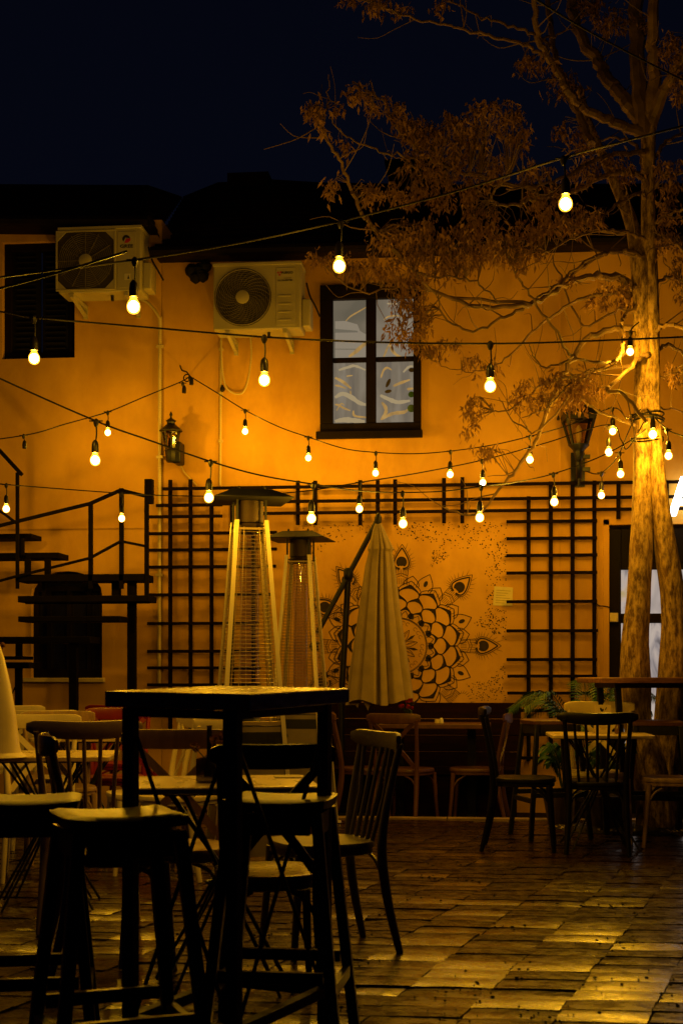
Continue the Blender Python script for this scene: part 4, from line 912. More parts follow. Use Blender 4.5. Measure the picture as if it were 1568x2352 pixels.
BR = [  # (points, start radius, end radius, depth change)
    (z4([(1395, 265), (1290, 222), (1200, 222), (1090, 262), (965, 328), (760, 335), (600, 275), (520, 200)]), .034, .008, -1.1),
    (z4([(965, 328), (860, 385), (750, 430), (640, 380), (610, 280)]), .014, .005, -0.3),
    (z4([(530, 205), (600, 220), (720, 225), (800, 270), (850, 320)]), .010, .005, 0.3),
    (z4([(1430, 175), (1330, 120), (1240, 140), (1150, 200), (1080, 260), (1000, 300)]), .022, .008, -0.6),
    (z4([(1430, 440), (1395, 422), (1300, 425), (1200, 460), (1130, 550), (1080, 650), (1040, 740), (1010, 830), (975, 890), (900, 990), (850, 1050), (790, 1130), (730, 1150), (640, 1120)]), .030, .007, 0.9),
    (z4([(1460, 545), (1430, 525), (1390, 545), (1330, 610), (1270, 660), (1340, 680), (1425, 790)]), .022, .013, -0.5),
    (z4([(1440, 810), (1330, 780), (1230, 740), (1160, 690), (1100, 640)]), .014, .005, -0.3),
    (z4([(1440, 300), (1340, 370), (1330, 430), (1325, 520), (1260, 555), (1140, 530), (1080, 440), (1010, 350), (940, 240), (890, 150)]), .018, .007, -0.9),
    (z4([(1410, 385), (1320, 350), (1180, 410), (1110, 270), (1060, 140)]), .013, .005, 0.5),
    (z4([(1140, 530), (1050, 575), (990, 535), (970, 480)]), .009, .004, -0.2),
    (z4([(1390, 290), (1230, 290), (1100, 345), (1000, 420), (900, 520), (825, 575)]), .018, .006, 0.7),
    (z4([(825, 575), (750, 592), (660, 575), (590, 545)]), .006, .003, 0.1),
    (z4([(1390, 570), (1250, 580), (1100, 620), (1000, 655), (900, 735), (830, 745)]), .014, .005, 0.4),
    (z4([(1200, 600), (1010, 820), (960, 815), (900, 770), (850, 690)]), .009, .004, 0.2),
    (z4([(980, 330), (680, 300), (560, 272), (450, 262), (330, 285), (220, 225)]), .014, .004, -0.5),
    (z4([(1400, 470), (1290, 560), (1190, 590), (1120, 640), (1050, 720), (940, 770)]), .010, .003, -0.9),
    (z1([(1440, 530), (1360, 500), (1260, 460), (1170, 410), (1110, 340), (1060, 250), (1005, 160), (995, 60), (1000, -60)]), .042, .018, -0.6),
    (z1([(1005, 160), (1080, 130), (1145, 105)]), .010, .005, 0.2),
    (z1([(1030, 220), (960, 180), (850, 150), (740, 120), (640, 95), (470, 60), (380, 20)]), .016, .005, -0.5),
    (z1([(1060, 180), (980, 130), (870, 95), (770, 60), (680, 10), (640, -30)]), .014, .005, 0.4),
    (z1([(1420, 500), (1390, 450), (1330, 370), (1270, 310), (1230, 230), (1170, 150), (1130, 0), (1110, -60)]), .062, .035, 0.7),
    (z1([(1415, 520), (1395, 300), (1385, 100), (1380, -60)]), .065, .05, 0.3),
    (z1([(1440, 470), (1455, 300), (1450, 150), (1455, -60)]), .055, .035, -0.3),
    (z1([(1430, 500), (1480, 390), (1530, 290), (1580, 200), (1640, 80)]), .052, .03, -0.5),
    (z1([(1210, 560), (1160, 440), (1100, 330), (1060, 180), (1040, 0)]), .034, .02, 0.4),
    (z1([(1430, 590), (1390, 596), (1280, 605), (1200, 640), (1110, 685), (1010, 720), (880, 735)]), .024, .007, -0.8),
    (z1([(1435, 730), (1410, 690), (1360, 672), (1270, 680), (1150, 740), (1070, 762), (1000, 770), (930, 795), (835, 790), (830, 745), (890, 690)]), .026, .007, -1.0),
    (z1([(1000, 730), (830, 715), (790, 690), (680, 660), (570, 610), (500, 550), (440, 480), (410, 400), (330, 350)]), .018, .005, -0.4),
    (z1([(480, 1010), (400, 930), (350, 870), (320, 830), (270, 710), (220, 600), (170, 510), (150, 470)]), .018, .008, -0.6),
    (z1([(160, 500), (182, 400), (188, 290)]), .007, .003, 0.0),
    (z1([(560, 612), (470, 608), (370, 580), (260, 530), (190, 460)]), .009, .004, -0.3),
    (z1([(600, 630), (520, 645), (430, 600)]), .008, .003, 0.1),
    (z1([(1430, 790), (1405, 755), (1350, 770), (1270, 830), (1230, 880), (1130, 890)]), .018, .005, -0.5),
    (z1([(1440, 920), (1400, 880), (1330, 910), (1230, 900), (1120, 930), (1020, 1000)]), .020, .006, 0.6),
    (z1([(1440, 1020), (1370, 985), (1280, 985), (1200, 1012), (1110, 1080)]), .022, .008, -0.4),
    (z1([(1440, 760), (1480, 700), (1568, 670), (1640, 660)]), .012, .006, -0.3),
    (z1([(1440, 650), (1490, 560), (1568, 520), (1640, 500)]), .018, .008, 0.4),
    (z1([(1440, 880), (1510, 835), (1568, 820), (1640, 830)]), .016, .008, -0.5),
    (z1([(1440, 960), (1500, 930), (1540, 950), (1620, 1020)]), .020, .01, -0.3),
    (z4([(1450, 260), (1500, 220), (1568, 240), (1640, 260)]), .016, .008, 0.3),
    (z4([(1450, 450), (1490, 415), (1568, 420), (1640, 470)]), .022, .01, -0.4),
    (z4([(1450, 540), (1500, 490), (1568, 520), (1640, 590)]), .018, .008, 0.2),
    (z4([(1460, 620), (1520, 600), (1568, 590), (1620, 560)]), .009, .004, -0.2),
    (z4([(1450, 730), (1520, 735), (1620, 760)]), .009, .004, 0.2),
    (z1([(1420, 660), (1380, 560), (1330, 540), (1250, 545), (1100, 610)]), .016, .005, 0.9),
    (z4([(1440, 90), (1390, 60), (1330, 45), (1240, 40), (1100, 90), (1010, 140)]), .016, .005, -0.7),
    (z1([(300, 0), (380, 20), (470, 60)]), .004, .006, 0.0),
]
branch3, branch_mb = [], []
branch_pts = []
for pts, r0, r1, dz in BR:
    n = len(pts); start = None
    # begin at the depth of the nearest earlier branch
    zs = ZT
    best = 1e9
    for (ax, ay, az, ar) in branch_pts:
        dd = (ax - pts[0][0]) ** 2 + (ay - pts[0][1]) ** 2
        if dd < best: best, zs = dd, az
    if best > 60 ** 2 or (pts[0][0] > 1430): zs = ZT
    wp = []
    for i, (a_, b_) in enumerate(pts):
        z_ = zs + dz * (i / (n - 1)) ** 1.2; wp.append(P(a_, b_, z_)); branch_pts.append((a_, b_, z_, 0))
    cc = curve(wp, 6); k = len(cc)
    for i in range(1, k - 1): cc[i] = cc[i] + Vector((random.gauss(0, .006), random.gauss(0, .01), random.gauss(0, .006)))
    rr = [r0 + (r1 - r0) * (i / (k - 1)) ** 0.8 for i in range(k)]
    mb = MB(); mb.tube(cc, rr, 8 if r0 > 0.02 else 6, wob=0.05)
    # side twigs
    for _ in range(int(k * 0.16)):
        i = random.randrange(k // 5, k - 1); d = (cc[min(i + 1, k - 1)] - cc[i - 1]).normalized()
        sd = Vector((random.uniform(-1, 1), random.uniform(-0.7, 0.7), random.uniform(-0.7, 0.8))); sd = (sd - d * sd.dot(d) * 0.6).normalized()
        L = random.uniform(0.12, 0.42); p0 = cc[i]; tw = [p0, p0 + sd * L * 0.4 + d * L * 0.15, p0 + sd * L * 0.75 + d * L * 0.3 + Vector((0, 0, random.uniform(-0.03, 0.06))), p0 + sd * L + d * L * 0.55 + Vector((0, 0, random.uniform(-0.05, 0.12)))]
        mb.tube(curve(tw, 3), (min(rr[i] * 0.5, 0.006), 0.0018), 4)
    branch3.extend((q, len(branch_mb)) for q in cc[k // 6:]); branch_mb.append(mb)
def depth_at(x_, y_):
    best, z_ = 1e9, ZT
    for (ax, ay, az, ar) in branch_pts:
        dd = (ax - x_) ** 2 + (ay - y_) ** 2
        if dd < best: best, z_ = dd, az
    return z_
LB = [(725, 268, 34, 34), (775, 245, 14, 8), (835, 212, 40, 20), (865, 235, 30, 26), (800, 325, 26, 16), (920, 280, 30, 40), (960, 300, 36, 46), (1020, 300, 44, 44), (1090, 285, 50, 46), (1150, 265, 46, 44), (1192, 310, 24, 42), (1060, 345, 60, 40), (970, 360, 44, 40), (1130, 380, 40, 36), (1020, 395, 40, 30),
      (772, 428, 20, 24), (850, 440, 28, 36), (900, 440, 20, 20), (945, 440, 40, 36), (1010, 455, 40, 34), (1090, 440, 36, 30),
      (890, 545, 50, 34), (960, 540, 60, 46), (1030, 540, 56, 46), (1100, 520, 56, 50), (1150, 560, 56, 46), (1060, 600, 56, 40), (980, 600, 56, 34), (880, 600, 44, 30), (750, 598, 54, 18), (830, 615, 40, 26), (920, 650, 60, 24), (1200, 590, 40, 40),
      (1335, 400, 34, 30), (1250, 470, 50, 46), (1340, 500, 50, 40), (1215, 530, 40, 40), (1280, 520, 40, 30), (1230, 400, 40, 30),
      (935, 705, 40, 34), (905, 760, 28, 18), (965, 745, 36, 36), (960, 795, 44, 24), (1005, 810, 34, 22), (945, 680, 30, 26), (1030, 790, 20, 16),
      (1385, 690, 50, 18), (1440, 690, 34, 22), (1410, 660, 34, 20), (1300, 640, 24, 14),
      (1105, 835, 44, 26), (1098, 940, 32, 36), (1080, 985, 16, 18), (1115, 1028, 36, 24), (1195, 900, 26, 40), (1240, 920, 30, 24), (1320, 880, 56, 28), (1290, 910, 40, 24), (1360, 890, 40, 34), (1260, 870, 30, 20), (1335, 930, 30, 16),
      (1530, 380, 34, 40), (1540, 470, 34, 50), (1530, 560, 36, 34), (1555, 620, 24, 40), (1520, 520, 20, 30), (1540, 850, 18, 30), (1560, 690, 14, 24),
      (860, 8, 50, 18), (800, 0, 20, 10), (925, 18, 20, 14), (1010, 15, 30, 16), (1230, 150, 44, 24), (1290, 200, 40, 40), (1340, 330, 44, 40), (1300, 300, 30, 20), (1360, 15, 60, 40), (1400, 50, 44, 30), (1545, 120, 36, 50), (1560, 210, 24, 40), (1445, 390, 36, 36), (1380, 380, 40, 24), (1480, 60, 30, 30)]
BRANCH3 = branch3
def foliage():
    vs, fs = [], []
    for cx, cy, rx, ry in LB:
        zc = depth_at(cx, cy); s = zc / FPX
        ntuft = max(3, int(rx * ry / 98))
        for _ in range(ntuft):
            while True:
                u, v, q = random.uniform(-1, 1), random.uniform(-1, 1), random.uniform(-1, 1)
                if u * u + v * v + q * q < 1: break
            zt = zc + q * max(rx, ry) * s * 0.9
            c_ = P(cx + u * rx, cy + v * ry, zt); big = random.uniform(0.7, 1.25)
            near, bi_ = min(BRANCH3, key=lambda b: (b[0] - c_).length_squared); tw = branch_mb[bi_]
            if 0.05 < (near - c_).length < 0.75:                  # the twig that carries this bunch
                mid = near.lerp(c_, 0.55) + Vector((random.gauss(0, .03), random.gauss(0, .03), 0.05)); tw.tube([near, mid, c_ + UP * 0.02], (0.0034, 0.0016), 4, caps=False)
            for _ in range(random.randint(9, 22)):
                a_ = random.uniform(0, 6.283); sp = random.uniform(0.05, 0.75)
                d = Vector((math.cos(a_) * sp, math.sin(a_) * sp, random.uniform(-1.2, -0.15))).normalized()
                L, wd = random.uniform(0.026, 0.060) * big, random.uniform(0.005, 0.0115) * big
                p0 = c_ + Vector((random.gauss(0, .022), random.gauss(0, .022), random.gauss(0, .026))) * big
                sd = d.cross(Vector((random.uniform(-1, 1), random.uniform(-1, 1), random.uniform(-0.4, 0.4)))).normalized(); nn = sd.cross(d)
                o = len(vs); bend = nn * L * random.uniform(-0.35, 0.35)
                vs += [p0, p0 + d * L * 0.4 + sd * wd + nn * 0.002, p0 + d * L + bend, p0 + d * L * 0.4 - sd * wd + nn * 0.002]
                fs.append((o, o + 1, o + 2, o + 3))
    mb = MB(); mb.v = [Vector(v) for v in vs]; mb.f = fs
    obj("foliage", mb, M_LEAF, tree, smooth=False)
    for mb in branch_mb: obj("branch", mb, M_BRANCH, tree)
foliage()
# straps of cable wound on the trunk
m = MB()
for py, r_ in ((952, 0.105), (960, 0.108), (966, 0.104), (1008, 0.10), (1014, 0.102)):
    c_ = P(1485, py, ZT); m.tube([c_ + Vector((r_ * 1.15 * math.cos(q), r_ * 0.8 * math.sin(q), 0.01 * math.sin(q * 2 + py))) for q in [2 * math.pi * i / 24 for i in range(25)]], 0.006, 5, caps=False)
tag(obj("cable_strap", m, M_CABLE, loc=P(1485, 960, ZT)), "black cable wound several times round the tree trunk", "cable")

# ================================================================== string lights
GLOBE = [(0.014, 0.030), (0.0185, 0.021), (0.0255, 0.010), (0.0275, -0.003), (0.0255, -0.016), (0.018, -0.0265), (0.007, -0.0315)]
lampd = bpy.data.lights.new("bulb_light", "POINT"); lampd.energy = BULB_W; lampd.color = BULB_COL; lampd.shadow_soft_size = 0.0195
LAMPS = {}
def lamp_data(k):                                                 # bulb power scaled by position to balance the light on wall and furniture
    k = round(k, 2)
    if k not in LAMPS: LAMPS[k] = lampd.copy(); LAMPS[k].energy = BULB_W * k
    return LAMPS[k]
def socket_mb(top, bot, size):                                    # connector on the cable, cord, socket; the globe hangs below bot
    m = MB(); up = Vector((0, 0, 1))
    m.lathe([(0.006, 0.012), (0.016, 0.0), (0.014, -0.015), (0.007, -0.03)], 8, top); m.tube([top + RT * -0.035, top, top + RT * 0.035], (0.004, 0.004), 5)
    m.tube(curve([top, top.lerp(bot, 0.35) + RT * 0.004, top.lerp(bot, 0.65) + RT * -0.003, bot + up * 0.075 * size]), 0.0042, 5)
    m.lathe([(0.006, 0.105 * size), (0.016, 0.092 * size), (0.0195, 0.07 * size), (0.019, 0.036 * size), (0.014, 0.034 * size)], 10, bot)
    return m
def string_light(label, path, bulbs, dim=1.0, group="string lights over the plaza", r=0.0048, n=8):
    cc = curve([P(*q) for q in path], n)
    t = thing("string_light", cc[0], label, "string light", group=group)
    m = MB(); m.tube(cc, r, 6); obj("cable", m, M_CABLE, t)
    for (tx, ty, tz, bx, by, lit, size) in bulbs:
        top, bot = P(tx, ty, tz), P(bx, by, tz)
        so = obj("lamp_socket", socket_mb(top, bot, size), M_SOCKET, t)
        if lit:
            g = MB(); g.lathe([(r_ * size, z_ * size) for r_, z_ in GLOBE], 14, bot); obj("bulb", g, M_BULB, so)
            g = MB(); g.lathe([(0.008 * size, 0.020 * size), (0.018 * size, 0.012 * size), (0.0225 * size, 0.0), (0.0212 * size, -0.011 * size), (0.013 * size, -0.021 * size), (0.004 * size, -0.0255 * size)], 12, bot); obj("glare_core", g, M_CORE, so)
            l = bpy.data.objects.new("bulb_light", lamp_data(dim * (1.1 if bx < 800 else 1.7 if tz < 7.5 else (1.0 if tz < 10.4 and by > 1100 else 0.36) if bx < 1380 else 0.95))); COL.objects.link(l); l.parent = t; l.location = bot - wloc(t) + Vector((0, 0, -0.002))
    return t
string_light("topmost string of bulbs sagging from the left edge up to the tree top", [(-160, 668, 5.9), (0, 637, 5.95), (310, 597, 6.0), (560, 556, 6.2), (782, 508, 6.4), (1050, 438, 6.3), (1293, 362, 6.2), (1430, 325, 6.1), (1700, 255, 6.0)],
             [(310, 597, 6.0, 307, 703, 1, 1.05), (782, 510, 6.4, 779, 610, 1, 1.05), (1293, 364, 6.2, 1298, 467, 1, 1.1)], 0.75)
string_light("second string of bulbs running nearly level past the lit window", [(-160, 705, 7.0), (0, 716, 6.95), (79, 729, 6.9), (330, 751, 6.75), (607, 774, 6.6), (870, 786, 6.6), (1125, 789, 6.6), (1330, 784, 6.7), (1700, 768, 6.8)],
             [(79, 729, 6.9, 79, 822, 1, 1.0), (607, 774, 6.6, 607, 872, 1, 0.98), (1125, 789, 6.6, 1125, 886, 1, 0.98)], 0.65)
string_light("long string of bulbs sloping down from the left edge and rising to the trunk", [(-160, 790, 7.0), (0, 869, 7.15), (221, 967, 7.4), (340, 1010, 7.6), (484, 1060, 7.8), (600, 1092, 8.0), (719, 1112, 8.2), (820, 1127, 8.7), (924, 1131, 9.2), (1020, 1128, 9.2), (1104, 1117, 9.1), (1180, 1108, 9.8), (1270, 1088, 10.2), (1370, 1052, 10.1), (1450, 1010, 10.0), (1482, 985, 10.2)],
             [(221, 967, 7.4, 219, 1056, 1, 0.98), (484, 1060, 7.8, 480, 1142, 1, 0.98), (719, 1112, 8.2, 715, 1190, 1, 0.98), (924, 1131, 9.2, 925, 1202, 1, 1.0), (1104, 1117, 9.1, 1101, 1188, 1, 1.0), (1270, 1088, 10.2, 1272, 1152, 1, 1.05)])
string_light("low string of bulbs passing the stair rail and rising past the large lantern", [(-160, 1098, 11.4), (0, 1111, 11.4), (15, 1113, 11.4), (280, 1133, 11.3), (420, 1139, 11.2), (560, 1138, 11.0), (700, 1128, 10.8), (826, 1108, 10.6), (962, 1086, 11.2), (1106, 1057, 11.5), (1250, 1018, 11.3), (1395, 975, 11.0), (1425, 1010, 10.6), (1440, 1030, 10.5), (1480, 965, 10.25)],
             [(15, 1113, 11.4, 15, 1168, 1, 1.05), (280, 1133, 11.3, 280, 1190, 1, 1.0), (826, 1108, 10.6, 825, 1168, 1, 1.0), (1106, 1057, 11.5, 1108, 1108, 1, 1.0), (1397, 980, 11.0, 1397, 1038, 1, 1.1)])
string_light("near wall string of bulbs from the hook to the tree under the lit window", [(436, 864, 12.6), (500, 903, 12.4), (563, 942, 12.25), (640, 980, 12.2), (708, 1004, 12.15), (790, 1030, 12.1), (863, 1039, 12.1), (950, 1042, 12.1), (1034, 1036, 12.05), (1130, 1022, 12.0), (1216, 1002, 11.6), (1310, 975, 11.2), (1405, 937, 10.9), (1440, 960, 10.5), (1470, 940, 10.25)],
             [(563, 942, 12.25, 563, 990, 1, 1.0), (708, 1004, 12.15, 708, 1051, 1, 1.0), (863, 1039, 12.1, 862, 1086, 1, 1.0), (1034, 1036, 12.05, 1033, 1089, 1, 1.05), (1216, 1002, 11.6, 1216, 1055, 1, 1.1), (1405, 937, 10.9, 1406, 990, 1, 1.0)])
string_light("short string from the wall hook down to the left edge with one empty socket", [(436, 864, 12.6), (415, 877, 12.6), (330, 912, 12.45), (248, 946, 12.3), (150, 974, 12.2), (55, 1000, 11.9), (-160, 1028, 11.8)],
             [(420, 880, 12.6, 423, 912, 0, 1.0), (436, 868, 12.6, 440, 893, 0, 1.0), (248, 946, 12.3, 248, 993, 1, 1.0), (55, 1000, 11.9, 57, 1040, 0, 1.0)])
string_light("short string with one bulb from the trunk to the right edge", [(1485, 940, 10.2), (1530, 985, 10.0), (1570, 1003, 9.9), (1700, 1050, 9.8)], [(1530, 986, 10.0, 1534, 1046, 1, 1.0)])
string_light("loose cable with two bulbs looped low between trunk and large lantern", [(1345, 1082, 11.9), (1362, 1088, 11.6), (1380, 1086, 11.3), (1405, 1065, 11.0), (1422, 1040, 10.7), (1445, 985, 10.4), (1465, 945, 10.2)],
             [(1380, 1086, 11.3, 1380, 1137, 1, 1.0), (1422, 1040, 10.7, 1424, 1088, 1, 1.0)])
string_light("single bulb hanging high on the left side of the trunk", [(1466, 740, 10.2), (1452, 752, 10.1), (1447, 762, 10.1)], [(1447, 762, 10.1, 1446, 807, 1, 1.0)])
string_light("single bulb tied against the trunk at the cable strap", [(1486, 945, 10.2), (1494, 952, 10.15), (1497, 957, 10.13)], [(1497, 957, 10.10, 1498, 997, 1, 1.15)])
hk = PW(434, 862, W - 0.02); m = MB(); m.tube(curve([(hk.x, W, hk.z), (hk.x, W - 0.12, hk.z + 0.01), (hk.x - 0.01, W - 0.26, hk.z - 0.005), (hk.x - 0.02, W - 0.3, hk.z + 0.03)]), 0.007, 6)
m.tube([PW(430 + 8 * math.cos(q), 868 + 8 * math.sin(q), W - 0.27) for q in [2 * math.pi * i / 16 for i in range(17)]], 0.006, 5, caps=False)
tag(obj("wall_hook", m, M_CABLE, loc=hk), "black wall hook with a coil of cable above the small lantern", "hook")
m = MB(); m.tube(curve([P(-160, 700, 5.2), P(0, 662, 5.3), P(120, 630, 5.4), P(220, 600, 5.5), P(292, 577, 5.55)]), [0.005, 0.005] * 10 + [0.005] * 5, 6)
tag(obj("loose_cable", m, M_CABLE, loc=P(0, 662, 5.3)), "loose black cable end lying across the square fan grille", "cable")
m = MB(); m.tube(curve([P(1200, -20, 7.6), P(1330, 60, 8.2), P(1450, 125, 8.8), P(1600, 200, 9.4)]), 0.006, 6)
tag(obj("overhead_wire", m, M_CABLE, loc=P(1200, -20, 7.6)), "thin overhead wire crossing the tree top", "wire")
# ================================================================== stair
def stair():
    Yp = W - 0.95; pb = PW(330, 1640, Yp)
    t = thing("staircase", (pb.x, Yp, 0), "dark steel winding staircase with open treads and railing at the left", "staircase")
    def px(x_, y_, dy=0.0): return PW(x_, y_, Yp + dy)
    TR = [(-60, 72, 1232, 0.42, 11), (-60, 135, 1277, 0.2, 13), (37, 334, 1328, 0.0, 16), (41, 341, 1376, -0.16, 14), (42, 275, 1422, -0.34, 12), (-30, 207, 1470, -0.5, 14), (-40, 50, 1511, -0.62, 7), (-40, 67, 1528, -0.75, 13)]
    for xl, xr, yc, dy, hp in TR:
        a_, b_ = px(xl, yc, dy), px(xr, yc, dy); th = hp / 265
        m = MB(); m.frame_box((a_.x, a_.y, a_.z - th / 2), (b_.x - a_.x, 0, 0), (0, 0.30, 0), (0, 0, th)); obj("tread", m, M_DARKSTEEL, t, bevel=0.004)
    def vb(x_, y0, y1, wpx, dy=0.0, name="post"):
        x_ = x_ / 1.0887
        a_, b_ = px(x_, y0, dy), px(x_, y1, dy); wd = wpx / 265; m = MB(); m.frame_box((a_.x - wd / 2, a_.y, b_.z), (wd, 0, 0), (0, wd, 0), (0, 0, a_.z - b_.z)); obj(name, m, M_DARKSTEEL, t)
    zg = lambda dy: None
    vb(328, 1332, 1600, 18, 0.06); vb(182, 1476, 1850, 17, -0.44); vb(45, 1534, 1850, 13, -0.7)
    for x_, y0, y1, w_ in ((52, 1236, 1275, 12), (68, 1283, 1322, 12), (118, 1283, 1322, 12), (289, 1336, 1370, 18), (110, 1336, 1370, 8), (46, 1477, 1508, 13)): vb(x_, y0, y1, w_, 0.1, "riser_bracket")
    vb(43, 1085, 1352, 7); vb(226, 1156, 1352, 9); vb(303, 1121, 1352, 9); vb(366, 1156, 1386, 9)
    a_ = px(341, 1100); b_ = px(341, 1156); m = MB(); m.frame_box((a_.x - 0.033, a_.y - 0.01, b_.z), (0.066, 0, 0), (0, 0.08, 0), (0, 0, a_.z - b_.z)); obj("post_cap", m, M_DARKSTEEL, t, bevel=0.004)
    def rail(pts, wd, name="handrail"):
        m = MB(); pp = [px(x_, y_, -0.01) for x_, y_ in pts]
        for i in range(len(pp) - 1): m.bar(pp[i], pp[i + 1], wd, wd)
        obj(name, m, M_DARKSTEEL, t)
    z5 = zoomed(0, 1120, 3.675)
    rail(z5([(-200, 770), (0, 715), (150, 678), (830, 512), (1112, 388), (1335, 442)]), 0.028)
    rail(z5([(-200, 1275), (0, 1222), (150, 1182), (830, 1012), (1112, 858), (1335, 902)]), 0.022)
    rail(z5([(-200, -190), (0, 25), (205, 248)]), 0.03)
    rail(z5([(-60, 540), (60, 620), (150, 690)]), 0.022)
    a_, b_ = px(50, 1620, -0.66), px(16, 1690, -0.66); 
    m = MB(); m.tube([px(50, 1545, -0.66), px(8, 1640, -0.66)], 0.006, 6); obj("tie_rod", m, M_DARKSTEEL, t)
    m = MB(); m.frame_box((px(60, 1380).x, Yp - 0.02, px(60, 1388).z), (px(345, 1380).x - px(60, 1380).x, 0, 0), (0, 0.02, 0), (0, 0, 0.05)); obj("stringer", m, M_DARKSTEEL, t)
    # posts stand on concrete pads
    return t
stair()

# ================================================================== patio heaters
def heater(loc, rotz, label, H=2.22):
    t = thing("patio_heater", loc, label, "patio heater", rotz, "pyramid patio heaters")
    b0, b1, zt, zm = 0.245, 0.098, H - 0.19, 0.84                 # half width at the floor and under the head
    def hw(z): return b0 + (b1 - b0) * z / zt
    for sx_, sy_ in ((-1, -1), (1, -1), (1, 1), (-1, 1)):
        m = MB()
        for k, (dx, dy) in enumerate(((1, 0), (0, 1))):           # angle section
            a_, b_ = Vector((sx_ * hw(0.02), sy_ * hw(0.02), 0.02)), Vector((sx_ * hw(zt), sy_ * hw(zt), zt)); wdt = 0.025
            e = Vector((-sx_ * dx * wdt, -sy_ * dy * wdt, 0)); th = Vector((-sx_ * dy * 0.004, -sy_ * dx * 0.004, 0)); o_ = Vector((0, 0, 0)) if k == 0 else th * 0.0 + Vector((-sx_ * 0.0045, 0, 0)) * 0 + Vector((0, -sy_ * 0.0045, 0))
            m.frame_box(a_ + o_, e, th, b_ - a_)
        m.lathe([(0.018, 0), (0.022, 0.004), (0.018, 0.02)], 8, (sx_ * hw(0), sy_ * hw(0), 0))
        obj("corner_post", m, M_STEEL, t, local=True)
    for q in range(4):
        rot = Matrix.Rotation(q * math.pi / 2, 3, "Z")
        m = MB(); z = zm + 0.03
        def wpt(u, z): return rot @ Vector((u * (hw(z) - 0.03), -(hw(z) - 0.012), z))
        while z < zt - 0.06: m.tube([wpt(-1, z), wpt(1, z)], 0.0017, 4); z += 0.0225
        for u in (-0.94, -0.62, 0.62, 0.94): m.tube([wpt(u, zm + 0.02), wpt(u, zt - 0.04)], 0.0024, 4)
        m.bar(wpt(-1, zt - 0.05), wpt(1, zt - 0.05), 0.006, 0.012); m.bar(wpt(-1, zm + 0.02), wpt(1, zm + 0.02), 0.006, 0.02)
        obj("grille", m, M_WIRE, t, local=True)
        m = MB(); vs = [rot @ Vector((s_ * (hw(z_) - 0.028), -(hw(z_) - 0.014), z_)) for s_, z_ in ((-1, 0.10), (1, 0.10), (1, zm), (-1, zm))]; m.prism(vs, rot @ Vector((0, 0.006, 0)))
        pn = obj("side_panel", m, M_HPANEL, t, local=True)
        if q == 0:
            m = MB(); vs = [rot @ Vector((s_ * (hw(z_) - 0.03), -(hw(z_) - 0.010), z_)) for s_, z_ in ((-1, zm - 0.10), (1, zm - 0.10), (1, zm - 0.03), (-1, zm - 0.03))]; m.prism(vs, rot @ Vector((0, 0.003, 0))); obj("control_strip", m, M_BLACKMETAL, pn, local=True)
            m = MB(); m.frame_box(Vector((-0.10, -(hw(zm) - 0.006), zm - 0.075)), (0.05, 0, 0), (0, 0.003, 0), (0, 0, 0.016)); obj("maker_plate", m, M_STEEL, pn, local=True)
            m = MB(); kk = [[(-0.07 + r_ * math.cos(e), -(hw(zm - 0.15)) + y_, zm - 0.15 + r_ * math.sin(e)) for e in [-2 * math.pi * i / 14 for i in range(14)]] for r_, y_ in ((0.016, 0.012), (0.016, -0.012), (0.012, -0.016))]; m.rings(kk); obj("knob", m, M_SOCKET, pn, local=True)
    m = MB(); m.lathe([(0.055, zm), (0.055, zt - 0.05)], 20, (0, 0, 0)); m.f = m.f[:-2]; obj("glass_tube", m, M_GLASS, t, local=True)
    m = MB(); m.box(-hw(zm) + 0.02, hw(zm) - 0.02, -hw(zm) + 0.02, hw(zm) - 0.02, zm - 0.01, zm + 0.004); m.lathe([(0.07, zm + 0.005), (0.07, zm + 0.03), (0.05, zm + 0.05)], 16); obj("burner", m, M_HCAP, t, local=True)
    m = MB(); m.lathe([(0.075, zt - 0.055), (0.085, zt - 0.03), (0.078, zt - 0.015)], 18); m.lathe([(0.082, zt - 0.01), (0.082, zt + 0.115), (0.07, zt + 0.118)], 18)
    for e in range(4): a_ = math.pi / 4 + e * math.pi / 2; m.bar((0.075 * math.cos(a_), 0.075 * math.sin(a_), zt - 0.035), (b1 * 1.35 * math.cos(a_), b1 * 1.35 * math.sin(a_), zt - 0.03), 0.012, 0.006)
    obj("burner_head", m, mat("scorched steel", (0.03, 0.016, 0.009), 0.6, 0.4, 9, 0.1, 50, metal=0.5), t, local=True)
    for e in range(4):
        a_ = math.pi / 4 + e * math.pi / 2; m = MB(); m.bar((b1 * 1.2 * math.cos(a_), b1 * 1.2 * math.sin(a_), zt - 0.06), (b1 * 1.2 * math.cos(a_), b1 * 1.2 * math.sin(a_), zt + 0.13), 0.012, 0.012); obj("cap_stay", m, M_HCAP, t, local=True)
    m = MB(); q2 = math.sqrt(2); m.lathe([(0.225 * q2, zt + 0.118), (0.228 * q2, zt + 0.123), (0.12 * q2, zt + 0.175), (0.115 * q2, zt + 0.178)], 4, a0=math.pi / 4)
    for sx_, sy_ in ((-1, -1), (1, -1), (1, 1), (-1, 1)): m.lathe([(0.007, 0), (0.009, 0.012), (0.004, 0.02)], 6, (sx_ * 0.075, sy_ * 0.075, zt + 0.178))
    obj("reflector_cap", m, M_HCAP, t, local=True, smooth=False)
    return t
h1 = heater(GZ(573, 8.35), YAW + R(12), "taller looking pyramid patio heater nearest the table with bulb reflections in its glass", 2.23)
dup(h1, GZ(690, 10.75, 0), YAW - R(11), "farther pyramid patio heater just left of the folded parasol", "pyramid patio heaters")

